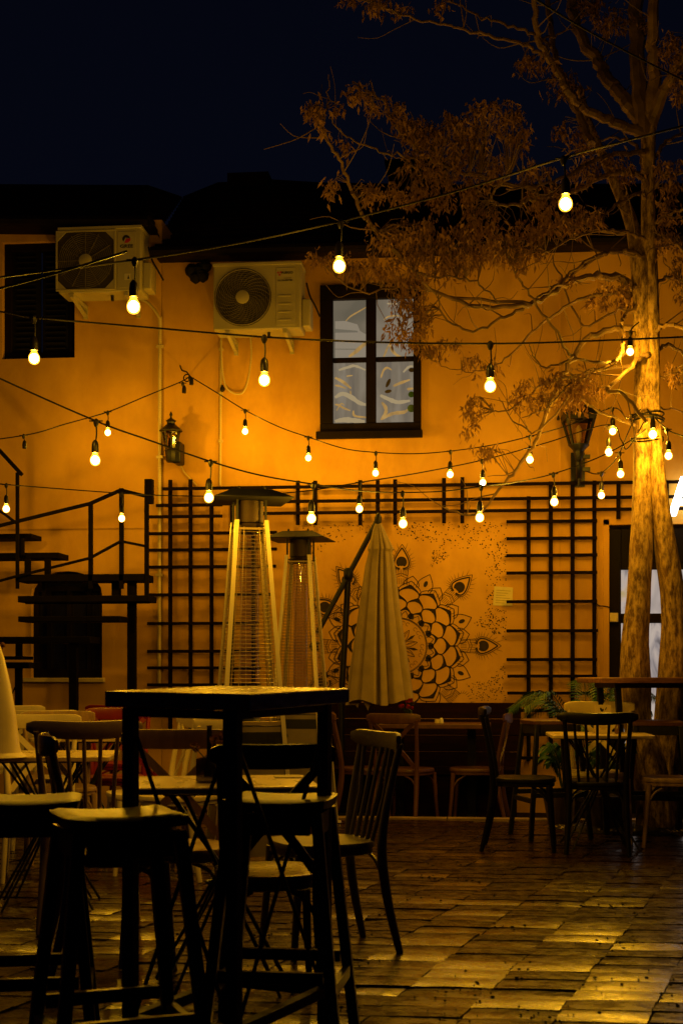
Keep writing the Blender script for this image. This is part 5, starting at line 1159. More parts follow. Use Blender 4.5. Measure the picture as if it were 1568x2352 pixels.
# ================================================================== folded cantilever parasol
def parasol():
    Z0 = 12.0; c_ = P(868, 1400, Z0)
    t = thing("parasol", Vector((c_.x, c_.y, -0.08)), "folded cream cantilever parasol hanging in front of the mural", "parasol")
    prof = [(1196, 868, 5), (1215, 869, 13), (1240, 872, 22), (1262, 874, 31), (1268, 873, 27), (1300, 872, 34), (1380, 871, 45), (1460, 871, 57), (1540, 872, 69), (1600, 873, 78), (1606, 873, 79)]
    n = 144; rings = []
    CREASE = [(4.05, 0.22, 0.07), (4.70, 0.50, 0.055), (5.10, 0.58, 0.06), (5.72, 0.22, 0.08), (3.45, 0.30, 0.10), (0.6, 0.4, 0.12), (1.5, 0.4, 0.12), (2.5, 0.4, 0.12)]
    for i, (py, pxc, hw_) in enumerate(prof):
        c2 = P(pxc, py, Z0); r_ = hw_ / (FPX / Z0); ring = []; kf = min(1, i / 5.0)
        for j in range(n):
            a_ = 2 * math.pi * j / n
            f_ = 1.0
            for ca_, dp_, wd_ in CREASE:
                dd = (a_ - ca_ + math.pi) % (2 * math.pi) - math.pi; f_ -= kf * dp_ * math.exp(-(dd / wd_) ** 2)
            f_ += kf * (0.02 * math.cos(5 * a_ + 0.15 * i) + 0.03 * noise.noise(Vector((math.cos(a_) * 2.5, math.sin(a_) * 2.5, i * 0.5))))
            zz_ = c2.z - (0.05 * (0.5 + 0.5 * math.sin(4 * a_ + 0.9)) if i >= len(prof) - 2 else 0)
            ring.append(Vector((c2.x + r_ * f_ * math.cos(a_), c2.y + r_ * 0.75 * f_ * math.sin(a_), zz_)))
        rings.append(ring)
    last = rings[-1]; ctr = Vector((sum(p.x for p in last) / n, sum(p.y for p in last) / n, 0))
    rings.append([Vector((ctr.x + (p.x - ctr.x) * 0.86, ctr.y + (p.y - ctr.y) * 0.86, p.z + 0.05)) for p in last])
    m = MB(); m.rings(list(reversed(rings))); 
    obj("canopy", m, M_CANVAS, t)
    m = MB()
    for j in range(8):                                            # the free corners of the cloth under the hem
        a_ = 2 * math.pi * (j + 0.4) / 8; c2 = P(868, 1604, Z0); rr_ = 0.20
        p0 = c2 + Vector((rr_ * math.cos(a_) - 0.05, rr_ * 0.7 * math.sin(a_), 0.03)); p1 = c2 + Vector((rr_ * math.cos(a_) + 0.06, rr_ * 0.7 * math.sin(a_), 0.03)); p2 = c2 + Vector((rr_ * 0.95 * math.cos(a_) + 0.01, rr_ * 0.66 * math.sin(a_), -0.06 - 0.02 * (j % 3)))
        m.prism([p0, p1, p2], (0, 0.012, 0))
    obj("hem_corner", m, M_CANVAS, t)
    m = MB(); m.lathe([(0.022, 0.0), (0.03, 0.02), (0.03, 0.06), (0.018, 0.09), (0.008, 0.10)], 10, P(868, 1205, Z0)); obj("crown_hub", m, M_BLACKMETAL, t)
    m = MB(); m.tube([P(868, 1192, Z0 + 0.02), P(826, 1272, Z0 + 0.1), P(795, 1330, Z0 + 0.14), P(728, 1455, Z0 + 0.15)], 0.024, 8); obj("arm", m, M_BLACKMETAL, t)
    b_ = P(784, 1600, Z0 + 0.2); m = MB(); m.tube([P(800, 1312, Z0 + 0.18), P(792, 1460, Z0 + 0.2), b_, Vector((b_.x, b_.y, -0.05))], 0.027, 10); obj("mast", m, M_BLACKMETAL, t)
    m = MB(); c2 = P(800, 1318, Z0 + 0.13); m.lathe([(0.03, -0.05), (0.042, -0.03), (0.042, 0.03), (0.03, 0.05)], 10, c2); obj("slide_clamp", m, M_BLACKMETAL, t)
    m = MB(); m.box(b_.x - 0.25, b_.x + 0.25, b_.y - 0.2, b_.y + 0.25, -0.08, -0.03); obj("base_plate", m, M_BLACKMETAL, t)
parasol()

# ================================================================== chairs
def rail_mb(halfw, zc, hgt, y0, bow, sag, th=0.022, endh=0.72):
    rs = []; n = 17
    for i in range(n):
        u = -1 + 2 * i / (n - 1); x_ = u * halfw; y_ = y0 + bow * u * u; z_ = zc + sag * u * u
        k = 1.0 - (1 - endh) * abs(u) ** 5; 
        if abs(u) > 0.985: k *= 0.75
        h = hgt / 2 * k; t_ = th / 2 * (0.8 if abs(u) > 0.985 else 1)
        d = Vector((halfw, 2 * bow * u, 0)).normalized(); nrm = Vector((-d.y, d.x, 0))
        c_ = Vector((x_, y_, z_)); ring = []
        for e in range(12):
            a_ = 2 * math.pi * e / 12; ca, sa = math.cos(a_), math.sin(a_)
            ring.append(c_ + nrm * (t_ * math.copysign(abs(ca) ** 0.6, ca)) + UP * (h * math.copysign(abs(sa) ** 0.55, sa)))
        rs.append(ring)
    return MB().rings(rs)
CH_N = 0
def make_chair(style, m_, label, group, loc, rotz, seat_m=None):
    t = thing("cafe_chair", loc, label, "chair", rotz, group)
    # seat: rounded trapezoid, a little dished
    def outline(k, z, dz=0):
        out = []
        for i in range(36):
            a_ = 2 * math.pi * i / 36; ca, sa = math.cos(a_), math.sin(a_)
            x_ = 0.215 * math.copysign(abs(ca) ** 0.62, ca); y_ = 0.205 * math.copysign(abs(sa) ** 0.62, sa)
            x_ *= 0.94 + 0.28 * y_; out.append(Vector((x_ * k, 0.005 + y_ * k, z)))
        return out
    s = MB(); s.rings([outline(0.93, 0.405), outline(0.96, 0.41), outline(0.96, 0.430), outline(1.0, 0.434), outline(1.005, 0.446), outline(0.985, 0.457), outline(0.93, 0.459), outline(0.6, 0.452), outline(0.2, 0.449)])
    obj("seat", s, seat_m or m_, t, local=True)
    for sx_ in (-1, 1):
        b = MB(); cc = curve([(sx_ * 0.195, -0.265, 0), (sx_ * 0.183, -0.215, 0.22), (sx_ * 0.178, -0.192, 0.43), (sx_ * 0.188, -0.212, 0.62), (sx_ * 0.205, -0.262, 0.86)], 5)
        b.tube(cc, [0.0145 + 0.006 * math.sin(math.pi * min(1, i / (len(cc) * 0.8))) for i in range(len(cc))], 10); obj("back_post", b, m_, t, local=True)
        f = MB(); f.tube(curve([(sx_ * 0.178, 0.165, 0.42), (sx_ * 0.188, 0.18, 0.2), (sx_ * 0.20, 0.198, 0)], 4), (0.019, 0.0135), 10); obj("front_leg", f, m_, t, local=True)
        br = MB(); br.tube(curve([(sx_ * 0.183, 0.172, 0.29), (sx_ * 0.175, 0.13, 0.36), (sx_ * 0.165, 0.06, 0.405)], 4), 0.008, 7); obj("brace", br, m_, t, local=True)
        br = MB(); br.tube(curve([(sx_ * 0.183, 0.172, 0.29), (sx_ * 0.14, 0.172, 0.37), (sx_ * 0.07, 0.17, 0.405)], 4), 0.008, 7); obj("brace", br, m_, t, local=True)
        br = MB(); br.tube(curve([(sx_ * 0.180, -0.20, 0.29), (sx_ * 0.14, -0.185, 0.37), (sx_ * 0.07, -0.175, 0.405)], 4), 0.008, 7); obj("brace", br, m_, t, local=True)
    if style == "cross":
        obj("top_rail", rail_mb(0.235, 0.868, 0.085, -0.292, 0.045, 0.006), m_, t, local=True)
        for sx_ in (-1, 1):
            x = MB(); cc = curve([(-sx_ * 0.165, -0.200, 0.475), (-sx_ * 0.07, -0.222 - 0.005 * sx_, 0.59), (sx_ * 0.06, -0.245 - 0.005 * sx_, 0.72), (sx_ * 0.175, -0.262, 0.835)], 4)
            for i in range(len(cc) - 1): x.bar(cc[i], cc[i + 1] + (cc[i + 1] - cc[i]) * 0.04, 0.012, 0.034, side=(0, 1, 0.3))
            obj("cross_slat", x, m_, t, local=True)
    else:
        obj("top_rail", rail_mb(0.25, 0.862, 0.078, -0.285, 0.05, 0.014, 0.026, 0.6), m_, t, local=True)
        for k in range(5):
            u = (k - 2) / 2; sp = MB(); sp.tube([(u * 0.115, -0.178 + 0.005 * abs(u), 0.45), (u * 0.128, -0.222, 0.64), (u * 0.145, -0.268 + 0.02 * u * u, 0.835)], 0.0095, 7); obj("spindle", sp, m_, t, local=True)
    return t
AWAY = lambda x: face_view(x)
def ang(x, deg): return face_view(x) + R(deg)                     # 0 = faces away from the eye, +90 = faces left, 180 = faces the eye
GR = "cafe chairs round the small tables"
GB = "brown cross back chairs at the bench table"
# right group
make_chair("spindle", M_BLKWOOD, "black spindle back chair seen from behind at the right table with the menu card", GR, GZ(1371, 9.22), ang(1371, 0))
c_side = bpy.data.objects[-1]
blk = [o for o in COL.objects if o.parent is None and o.get("label", "").startswith("black spindle back chair seen")][0]
dup(blk, GZ(1202, 9.32), ang(1202, -92), "black spindle back chair in side view left of the right table", GR).scale = (1, 1, 1.03)
make_chair("cross", M_YELLOW, "yellow cross back chair facing us behind the table with the menu card", GR, GZ(1376, 9.78), ang(1376, 180)).scale = (1.04, 1, 1.045)
make_chair("cross", M_TAN, "tan chair at the right edge turned left towards the small table", GR, GZ(1548, 9.5), ang(1548, 90))
# bench group (they stand on the lower terrace)
b1 = make_chair("cross", M_BROWN, "brown cross back chair with its back to us at the bench table", GB, GZ(932, 11.62, -0.08), ang(932, -24))
dup(b1, GZ(1092, 11.7, -0.08), ang(1092, 84), "brown cross back chair facing left at the right end of the bench table", GB)
dup(b1, GZ(838, 11.75, -0.08), ang(838, -88), "brown cross back chair facing right under the folded parasol", GB)
# middle
make_chair("spindle", M_GREY, "olive grey spindle back chair standing free with its back to the right", GR, GZ(740, 5.9), ang(740, 111))
make_chair("cross", M_BLKWOOD, "black cross back chair behind the high table with its back to us", GR, GZ(612, 5.0), ang(612, 5), seat_m=M_DKBROWN).scale = (0.88, 1, 1)
make_chair("cross", M_DKBROWN, "dark brown glossy chair facing right between the bar stools and the middle table", GR, GZ(268, 5.6), ang(268, -84), seat_m=M_STOOLTOP)
make_chair("cross", M_TAN, "tan cross back chair facing us behind the middle cream table", GR, GZ(404, 5.72), ang(404, 178))
make_chair("spindle", M_TAUPE, "taupe spindle back chair with its back to us in front of the left cream table", GR, GZ(208, 6.5), ang(208, -6)).scale = (1, 1, 1.04)
c0 = make_chair("cross", M_CREAM, "cream cross back chair turned half left in front of the near heater", GR, GZ(415, 8.1), ang(415, 55))
dup(c0, GZ(330, 8.3), ang(330, 100), "cream chair seen edge on just left of the half turned cream one", GR)
dup(c0, GZ(92, 8.0), ang(92, 180), "cream cross back chair facing us behind the left cream table", GR)
dup(c0, GZ(100, 9.5), ang(100, 0), "cream chair with a plain pale rail behind the tan one on the far left", GR)
dup(c0, GZ(18, 10.9), ang(18, 10), "farthest cream chair at the left edge under the stair", GR)
make_chair("cross", M_TAN, "tan chair with a curved rail between the cream chairs on the left", GR, GZ(142, 8.75), ang(142, 186))
r0 = make_chair("cross", M_REDCHAIR, "dark red chair behind the left table just left of the high table leg", GR, GZ(262, 9.6), ang(262, 172))
dup(r0, GZ(290, 11.1), ang(290, -20), "farther bright red chair showing above the dark red one", GR)

# ================================================================== tables
def cafe_table(loc, rotz, label, top_m, wx=0.7, wy=0.62, H=0.75, group="small cafe tables"):
    t = thing("cafe_table", loc, label, "table", rotz, group)
    m = MB(); r_ = 0.03
    def out(k, z): return [Vector((sx_ * (wx / 2 - r_) + r_ * math.cos(a_) + k * sx_, sy_ * (wy / 2 - r_) + r_ * math.sin(a_) + k * sy_, z)) for sx_, sy_, a0 in ((1, 1, 0), (-1, 1, 90), (-1, -1, 180), (1, -1, 270)) for a_ in [R(a0 + e) for e in (0, 30, 60, 90)]]
    m.rings([out(-0.008, H - 0.024), out(0, H - 0.02), out(0, H - 0.004), out(-0.004, H)]); obj("tabletop", m, top_m, t, local=True)
    m = MB(); m.box(-0.22, 0.22, -0.22, 0.22, H - 0.034, H - 0.0245); obj("top_plate", m, M_BLACKMETAL, t, local=True)
    for sx_, sy_ in ((-1, -1), (1, -1), (1, 1), (-1, 1)):         # rod legs pinched at the waist
        m = MB()
        for dx, dy in ((0.05, 0), (0, 0.05)):
            m.tube([(sx_ * (0.2 - dx), sy_ * (0.2 - dy), H - 0.03), (-sx_ * 0.035 + sx_ * dx * 0.5, sy_ * 0.045, 0.38), (sx_ * -0.24 + sx_ * dx, sy_ * 0.22 - sy_ * dy, 0.0)], 0.0062, 6)
        obj("rod_leg", m, M_BLACKMETAL, t, local=True)
    m = MB(); m.tube([(0.06 * math.cos(q), 0.06 * math.sin(q), 0.38) for q in [2 * math.pi * i / 12 for i in range(13)]], 0.006, 5, caps=False); obj("waist_ring", m, M_BLACKMETAL, t, local=True)
    return t
ct = cafe_table(GZ(512, 5.22), YAW + R(8), "cream cafe table in the middle with a dark flower vase on it", M_TTOP, 0.66, 0.60)
dup(ct, GZ(110, 7.05), YAW + R(4), "cream cafe table at the left edge with a tall cream cone on it", "small cafe tables")
dup(ct, GZ(205, 9.05), YAW + R(2), "cream cafe table behind the left chairs partly hidden by rails", "small cafe tables")
dup(ct, GZ(1374, 9.45), YAW - R(4), "cream cafe table at the right carrying the menu card", "small cafe tables")
# table at the bench
t = thing("bench_table", GZ(1000, 11.95, -0.08), "dark brown wooden table in front of the maroon bench", "table", YAW * 0)
m = MB(); m.box(-0.46, 0.46, -0.28, 0.28, 0.775, 0.815); obj("tabletop", m, M_BROWN, t, local=True, bevel=0.006)
for sx_ in (-1, 1):
    m = MB(); m.box(sx_ * 0.3 - 0.035, sx_ * 0.3 + 0.035, -0.03, 0.03, 0.05, 0.774); obj("leg", m, M_BLKWOOD, t, local=True); m = MB(); m.box(sx_ * 0.3 - 0.04, sx_ * 0.3 + 0.04, -0.24, 0.24, 0, 0.0495); obj("foot", m, M_BLKWOOD, t, local=True)
# bench
bx0, bx1 = PW(700, 1650, 12.3).x, PW(1190, 1650, 12.3).x; zb = PW(1000, 1613, 12.45).z
t = thing("bench", ((bx0 + bx1) / 2, 12.4, -0.08), "long maroon wooden bench with a tall plank back under the mural", "bench")
m = MB(); 
for k in range(4): z0 = 0.33 + (zb - 0.33) * k / 4; z1_ = 0.33 + (zb - 0.33) * (k + 1) / 4 - 0.005; m.frame_box((bx0, 12.40 + 0.03 * k, z0), (bx1 - bx0 + 0.008 * k, 0, 0), (0, 0.03, 0), (0, 0.03, z1_ - z0))
obj("backrest", m, M_BENCH, t, bevel=0.003)
m = MB(); m.box(bx0, bx1 + 0.01, 11.98, 12.40, 0.30, 0.345); obj("seat", m, M_BENCH, t, bevel=0.004)
m = MB(); m.box(bx0 + 0.02, bx1 - 0.02, 12.02, 12.38, -0.08, 0.298); obj("base_box", m, M_BENCH, t)
# high tables
def near_bar():
    C, Rr, L = P(573, 1595, 3.60), P(800, 1581, 4.15), P(240, 1587, 3.783)
    u = Rr - C; v = L - C; v = v - u * (v.dot(u) / u.dot(u)); lu, lv = u.length, v.length; u.normalize(); v.normalize(); nz = u.cross(v); nz = nz if nz.z > 0 else -nz
    ctr = C + u * lu / 2 + v * lv / 2
    t = thing("high_table", Vector((ctr.x, ctr.y, 0)), "tall square bar table with a thick varnished plank top in the foreground", "bar table", group="high bar tables")
    th = 0.042
    # planks run along u; built in the top's own frame so that the grain follows them
    M3 = Matrix((u, v, nz)).transposed()
    m = MB(); k = 4
    for i in range(k):
        a_ = lv * i / k + (0.0008 if i else 0); m.frame_box(C + v * a_ - nz * th, u * lu, v * (lv / k - 0.0016), nz * (th + random.uniform(-0.0008, 0.0008)))
    top = obj("tabletop", m, M_BARTOP, t, bevel=0.003)
    m = MB(); m.frame_box(C - v * 0.0025 - nz * (th - 0.002), u * lu, v * 0.002, nz * (th - 0.005)); obj("lit_edge_strip", m, M_EDGELIGHT, top)  # thin strip; the cool light on this side is put into its grey
    iu, iv = 0.032, 0.062; lw = 0.034; corners = [(iu, iv), (lu - iu, iv), (lu - iu, lv - iv), (iu, lv - iv)]
    uh, vh = Vector((u.x, u.y, 0)).normalized(), Vector((v.x, v.y, 0)).normalized()
    ps = []
    for a_, b_ in corners:
        p = C + u * a_ + v * b_ - nz * (th + 0.0015); ps.append(p); m = MB(); m.frame_box(Vector((p.x, p.y, 0)) - uh * lw / 2 - vh * lw / 2, uh * lw, vh * lw, Vector((0, 0, p.z))); obj("leg", m, M_BLACKMETAL, t, bevel=0.003)
    for i in range(4):
        p, q = ps[i], ps[(i + 1) % 4]; d = (q - p).normalized() * (lw / 2 + 0.001); e = Vector((0, 0, -0.013))
        m = MB(); m.bar(p + d + e, q - d + e, 0.028, 0.022); obj("apron", m, M_BLACKMETAL, t, bevel=0.002)
        e2 = Vector((0, 0, 0)); p2, q2 = Vector((p.x, p.y, 0.22)) + d, Vector((q.x, q.y, 0.22)) - d
        m = MB(); m.bar(p2, q2, 0.03, 0.03); obj("stretcher", m, M_BLACKMETAL, t, bevel=0.002)
        if i in (0, 3):
            pt, qt = Vector((p.x, p.y, p.z - 0.08)) + d, Vector((q.x, q.y, q.z - 0.08)) - d; pb_, qb_ = Vector((p.x, p.y, 0.24)) + d, Vector((q.x, q.y, 0.24)) - d
            for a_, b_, o_ in ((pt, qb_, 0.004), (qt, pb_, -0.004)):
                off = Vector((0, 0, 1)).cross(d).normalized() * o_; m = MB(); m.tube([a_ + off, b_ + off], 0.0058, 7); obj("cross_rod", m, M_BLACKMETAL, t)
near_bar()
def far_bar():
    c_ = GZ(1500, 9.95); t = thing("high_table", c_, "tall bar table with a thin wooden top standing in front of the tree trunk", "bar table", YAW + R(10), "high bar tables")
    m = MB(); n = 22; out = []
    for k in range(n):
        a_ = 2 * math.pi * k / n; ca, sa = math.cos(a_), math.sin(a_); out.append((0.50 * math.copysign(abs(ca) ** 0.45, ca) + 0.008 * math.sin(k * 2.3), 0.30 * math.copysign(abs(sa) ** 0.45, sa) + 0.008 * math.cos(k * 3.1)))
    m.rings([[Vector((x_ * 0.99, y_ * 0.99, 1.085)) for x_, y_ in out], [Vector((x_, y_, 1.092)) for x_, y_ in out], [Vector((x_, y_, 1.116)) for x_, y_ in out], [Vector((x_ * 0.985, y_ * 0.985, 1.122)) for x_, y_ in out]])
    obj("tabletop", m, mat("reddish plank top", (0.26, 0.12, 0.05), 0.3, 0.35, 8, 0.25, 30, stretch=(0.8, 6, 6), coat=0.3), t, local=True)
    m = MB(); m.box(-0.36, 0.36, -0.2, 0.2, 1.05, 1.0845); obj("apron", m, M_BLACKMETAL, t, local=True)
    for sx_ in (-1, 1):
        for sy_ in (-1, 1): m = MB(); m.bar((sx_ * 0.33, sy_ * 0.17, 1.05), (sx_ * 0.27, sy_ * 0.2, 0), 0.04, 0.03); obj("leg", m, M_BLACKMETAL, t, local=True)
far_bar()

# ================================================================== bar stools
def stool(loc, rotz, label, m_leg, m_seat, H=0.78, sw=0.36, group="bar stools round the high table", splay=0.05, flat=False):
    t = thing("bar_stool", loc, label, "bar stool", rotz, group)
    m = MB(); n = 12; vs, fs = [], []
    for lay, zo in ((0, 0.0), (1, -0.034)):
        for i in range(n + 1):
            for j in range(n + 1):
                u, v = -1 + 2 * i / n, -1 + 2 * j / n
                k = 1 - 0.06 * (abs(u) ** 6 + abs(v) ** 6) * 0.5; sad = 0 if flat else 0.010 * abs(u) ** 2 - 0.004 * (1 - v * v)
                edge = -0.010 * max(0, max(abs(u), abs(v)) - 0.86) / 0.14 if lay == 0 else 0
                vs.append((u * sw / 2 * k * (1 - 0.03 * lay), v * sw / 2 * 0.90 * k * (1 - 0.03 * lay), H + zo + sad + edge))
    N1 = (n + 1) ** 2
    for i in range(n):
        for j in range(n): a_ = i * (n + 1) + j; fs.append((a_, a_ + n + 1, a_ + n + 2, a_ + 1)); fs.append((N1 + a_ + 1, N1 + a_ + n + 2, N1 + a_ + n + 1, N1 + a_))
    ring = [i * (n + 1) for i in range(n + 1)] + [n * (n + 1) + j for j in range(1, n + 1)] + [i * (n + 1) + n for i in range(n - 1, -1, -1)] + [j for j in range(n - 1, 0, -1)]
    for a_ in range(len(ring)): b_ = (a_ + 1) % len(ring); fs.append((ring[b_], ring[a_], N1 + ring[a_], N1 + ring[b_]))
    m.add(vs, fs); obj("seat", m, m_seat, t, local=True)
    zt = H - 0.038; hx = sw / 2 - 0.032
    m = MB(); a_ = hx - 0.019
    m.box(-a_, a_, -hx - 0.011, -hx + 0.011, zt - 0.06, zt); m.box(-a_, a_, hx - 0.011, hx + 0.011, zt - 0.06, zt); m.box(-hx - 0.011, -hx + 0.011, -a_, a_, zt - 0.06, zt); m.box(hx - 0.011, hx + 0.011, -a_, a_, zt - 0.06, zt)
    obj("apron", m, m_leg, t, local=True)
    def lx(z): return hx + splay * (1 - z / zt)
    for sx_, sy_ in ((-1, -1), (1, -1), (1, 1), (-1, 1)):
        m = MB(); m.bar((sx_ * lx(0), sy_ * lx(0), 0), (sx_ * hx, sy_ * hx, zt), 0.031, 0.031, side=(1, 0, 0)); obj("leg", m, m_leg, t, local=True, bevel=0.003)
    for q in range(4):
        rot = Matrix.Rotation(q * math.pi / 2, 3, "Z"); zf = 0.27 if q % 2 else 0.31; e = lx(zf) - 0.0185
        m = MB(); m.bar(rot @ Vector((-e, -lx(zf), zf)), rot @ Vector((e, -lx(zf), zf)), 0.022, 0.034); obj("footrest", m, m_leg, t, local=True, bevel=0.002)
    return t
s0 = stool(GZ(272, 3.52), YAW + R(22), "black bar stool with a glossy saddle seat in front of the high table", M_BLKWOOD, M_STOOLTOP, 0.80, 0.31, splay=0.075)
dup(s0, GZ(62, 4.0, 0) + Vector((0, 0, -0.005)), YAW + R(9), "black bar stool cut off by the left edge", "bar stools round the high table")
dup(s0, GZ(646, 4.12, 0) + Vector((0, 0, -0.012)), YAW - R(8), "black bar stool tucked under the high table on its right side", "bar stools round the high table")
s1 = stool(GZ(1262, 10.0), YAW + R(12), "brown topped bar stool left of the thin topped bar table", M_BLACKMETAL, M_BROWN, 0.83, 0.36, "brown topped stools by the tree", 0.07, True)
dup(s1, GZ(1508, 9.75), YAW - R(10), "brown topped bar stool in front of the tree trunk", "brown topped stools by the tree")

# ================================================================== things on the tables
def vase():
    c_ = P(484, 1790, 5.2); c_.z = 0.75; t = thing("flower_vase", c_, "square dark glass vase of dried pink flowers on the middle cream table", "vase")
    m = MB(); m.box(-0.045, 0.045, -0.045, 0.045, 0.002, 0.085); obj("glass_box", m, glass_mat("dark vase glass", (0.25, 0.22, 0.16), 0.25), t, local=True, smooth=False)
    m = MB(); m.lathe([(0.02, 0.01), (0.022, 0.05), (0.010, 0.09), (0.009, 0.20), (0.012, 0.205)], 12, (-0.005, 0, 0)); obj("bottle", m, mat("dark bottle glass", (0.02, 0.02, 0.012), 0.12, 0.2, 9, 0), t, local=True)
    m = MB(); f = MB()
    for k in range(9):
        a_ = random.uniform(0, 6.28); sp = random.uniform(0.02, 0.1); h = random.uniform(0.10, 0.19); tip = Vector((math.cos(a_) * sp, math.sin(a_) * sp * 0.6, h)); m.tube(curve([(0, 0, 0.05), (tip.x * 0.4, tip.y * 0.4, h * 0.7), tip], 3), 0.0022, 5)
        for _ in range(22):
            d = Vector((random.gauss(0, 1), random.gauss(0, 1), random.gauss(0.3, 1))).normalized(); s_ = d.cross(Vector((0.3, 0.5, 0.7))).normalized() * 0.007; q = tip + d * 0.008
            f.add([q - s_, q + d * 0.012 - s_ * 1.4 + UP * 0.003, q + d * 0.012 + s_ * 1.4, q + s_], [(0, 1, 2, 3)])
    obj("stem", m, M_STEM, t, local=True); obj("blossom", f, M_FLOWER, t, local=True, smooth=False)
vase()
def red_flower():
    c_ = GZ(938, 11.85, 0.735); t = thing("flower_pot", c_, "small pot of red flowers on the bench table", "flower pot")
    m = MB(); m.lathe([(0.03, 0.0), (0.04, 0.06), (0.043, 0.07)], 12); obj("pot", m, M_POT, t, local=True)
    m = MB(); f = MB()
    for k in range(8):
        a_ = random.uniform(0, 6.28); sp = random.uniform(0.01, 0.07); h = random.uniform(0.12, 0.2); tip = Vector((math.cos(a_) * sp, math.sin(a_) * sp, h)); m.tube([(0, 0, 0.06), tip], 0.003, 5)
        for _ in range(14):
            d = Vector((random.gauss(0, 1), random.gauss(0, 1), random.gauss(0.3, 1))).normalized(); s_ = d.cross(Vector((0.3, 0.5, 0.7))).normalized() * 0.008; f.add([tip - s_, tip + d * 0.018 - s_, tip + d * 0.018 + s_, tip + s_], [(0, 1, 2, 3)])
        for _ in range(4):
            d = Vector((random.gauss(0, 1), random.gauss(0, 1), random.gauss(-0.2, 0.5))).normalized(); s_ = d.cross(UP).normalized() * 0.01; q = tip * 0.75 + Vector((0, 0, 0.02)); m.add([q, q + d * 0.02 + s_, q + d * 0.045, q + d * 0.02 - s_], [(0, 1, 2, 3)])
    obj("stem", m, M_STEM, t, local=True); obj("blossom", f, M_REDFLOWER, t, local=True, smooth=False)
red_flower()
for k, (pxx, mm, lb) in enumerate(((1003, M_YELLOW, "small yellow candle glass on the bench table"), (1013, M_WHITE, "small pale salt shaker on the bench table"))):
    c_ = GZ(pxx, 11.8, 0.735); m = MB(); m.lathe([(0.014, 0), (0.018, 0.004), (0.017, 0.03), (0.013, 0.042), (0.006, 0.048)] if k else [(0.016, 0), (0.02, 0.004), (0.02, 0.035), (0.017, 0.036), (0.016, 0.02)], 12, c_); tag(obj("salt_shaker" if k else "candle_glass", m, mm, loc=c_), lb, "shaker" if k else "candle")
c_ = GZ(660, 5.42, 0.75); m = MB(); u_ = Vector((math.cos(0.2), math.sin(0.2), 0)); v_ = Vector((-math.sin(0.2), math.cos(0.2), 0)); m.frame_box(c_ - u_ * 0.05 - v_ * 0.06 + UP * 0.001, u_ * 0.10, v_ * 0.12, UP * 0.003)
tag(obj("paper_napkin", m, M_PAPER, loc=c_), "flat paper napkin on the right end of the middle cream table", "napkin")
def menu_card():
    c_ = GZ(1385, 9.42, 0.75); t = thing("menu_card", c_, "tall cream menu card with a leaf drawing standing on the right table", "menu card", YAW)
    m = MB(); m.frame_box((-0.055, 0, 0.001), (0.11, 0, 0), (0, 0.0015, 0), (0, 0.03, 0.19)); m.frame_box((-0.055, 0.07, 0.001), (0.11, 0, 0), (0, 0.0015, 0), (0, -0.038, 0.19)); obj("card", m, M_YELLOW, t, local=True, smooth=False)
    def cp(u, v): return Vector((u, 0.03 * v / 0.19 - 0.0012, v))
    m = MB()
    for cx, cz, rx, rz, ro in ((-0.012, 0.160, 0.007, 0.013, 0.3), (-0.002, 0.155, 0.006, 0.011, -0.6), (0.020, 0.165, 0.003, 0.012, -0.5)): m.add([cp(cx + rx * math.cos(q) * math.cos(ro) - rz * math.sin(q) * math.sin(ro), cz + rx * math.cos(q) * math.sin(ro) + rz * math.sin(q) * math.cos(ro)) for q in [2 * math.pi * i / 12 for i in range(12)]], [tuple(range(12))])
    obj("leaf_drawing", m, M_BLACK, t, local=True, smooth=False)
    m = MB()
    for k, (l_, w_) in enumerate(((0.07, 0.060), (0.055, 0.036), (0.042, 0.05), (0.03, 0.028))): 
        x_ = -w_ / 2
        while x_ < w_ / 2: m.add([cp(x_, l_), cp(x_ + 0.005, l_), cp(x_ + 0.005, l_ + 0.004), cp(x_, l_ + 0.004)], [(0, 1, 2, 3)]); x_ += 0.0075
    obj("printed_lines", m, mat("red brown ink", (0.25, 0.09, 0.04), 0.8, 0.1, 9, 0), t, local=True, smooth=False)
menu_card()
c_ = GZ(1418, 9.42, 0.75); m = MB(); m.lathe([(0.018, 0), (0.022, 0.003), (0.022, 0.05), (0.013, 0.062), (0.013, 0.078), (0.016, 0.08), (0.015, 0.09)], 14, c_); tag(obj("condiment_jar", m, mat("spice jar", (0.16, 0.08, 0.03), 0.2, 0.3, 30, 0), loc=c_), "small spice jar beside the menu card on the right table", "jar")
# tall cream cone standing on the left table
c_ = GZ(-8, 6.75, 0.75); t = thing("table_cone", c_, "tall tapering cream cone with a flared foot on the left cream table", "table lamp")
m = MB(); m.lathe([(0.145, 0.001), (0.142, 0.006), (0.118, 0.022), (0.110, 0.05), (0.092, 0.20), (0.068, 0.34), (0.038, 0.47), (0.018, 0.53)], 26); obj("shade", m, M_CREAM, t, local=True)
# flower on the stair tread
c_ = PW(4, 1520, W - 1.55); t = thing("bud_vase", c_, "tiny bud vase with a pink flower on a low stair tread", "vase")
m = MB(); m.lathe([(0.012, 0), (0.016, 0.03), (0.007, 0.06), (0.009, 0.07)], 10); obj("glass", m, M_GLASS, t, local=True)
m = MB(); m.tube([(0, 0, 0.01), (0.004, 0, 0.12)], 0.003, 5)
for _ in range(24):
    d = Vector((random.gauss(0, 1), random.gauss(0, 1), random.gauss(0.4, 1))).normalized(); s_ = d.cross(Vector((0.3, 0.5, 0.7))).normalized() * 0.010; q = Vector((0.004, 0, 0.13)); m.add([q - s_, q + d * 0.028 - s_, q + d * 0.028 + s_, q + s_], [(0, 1, 2, 3)])
obj("flower", m, M_FLOWER, t, local=True, smooth=False)

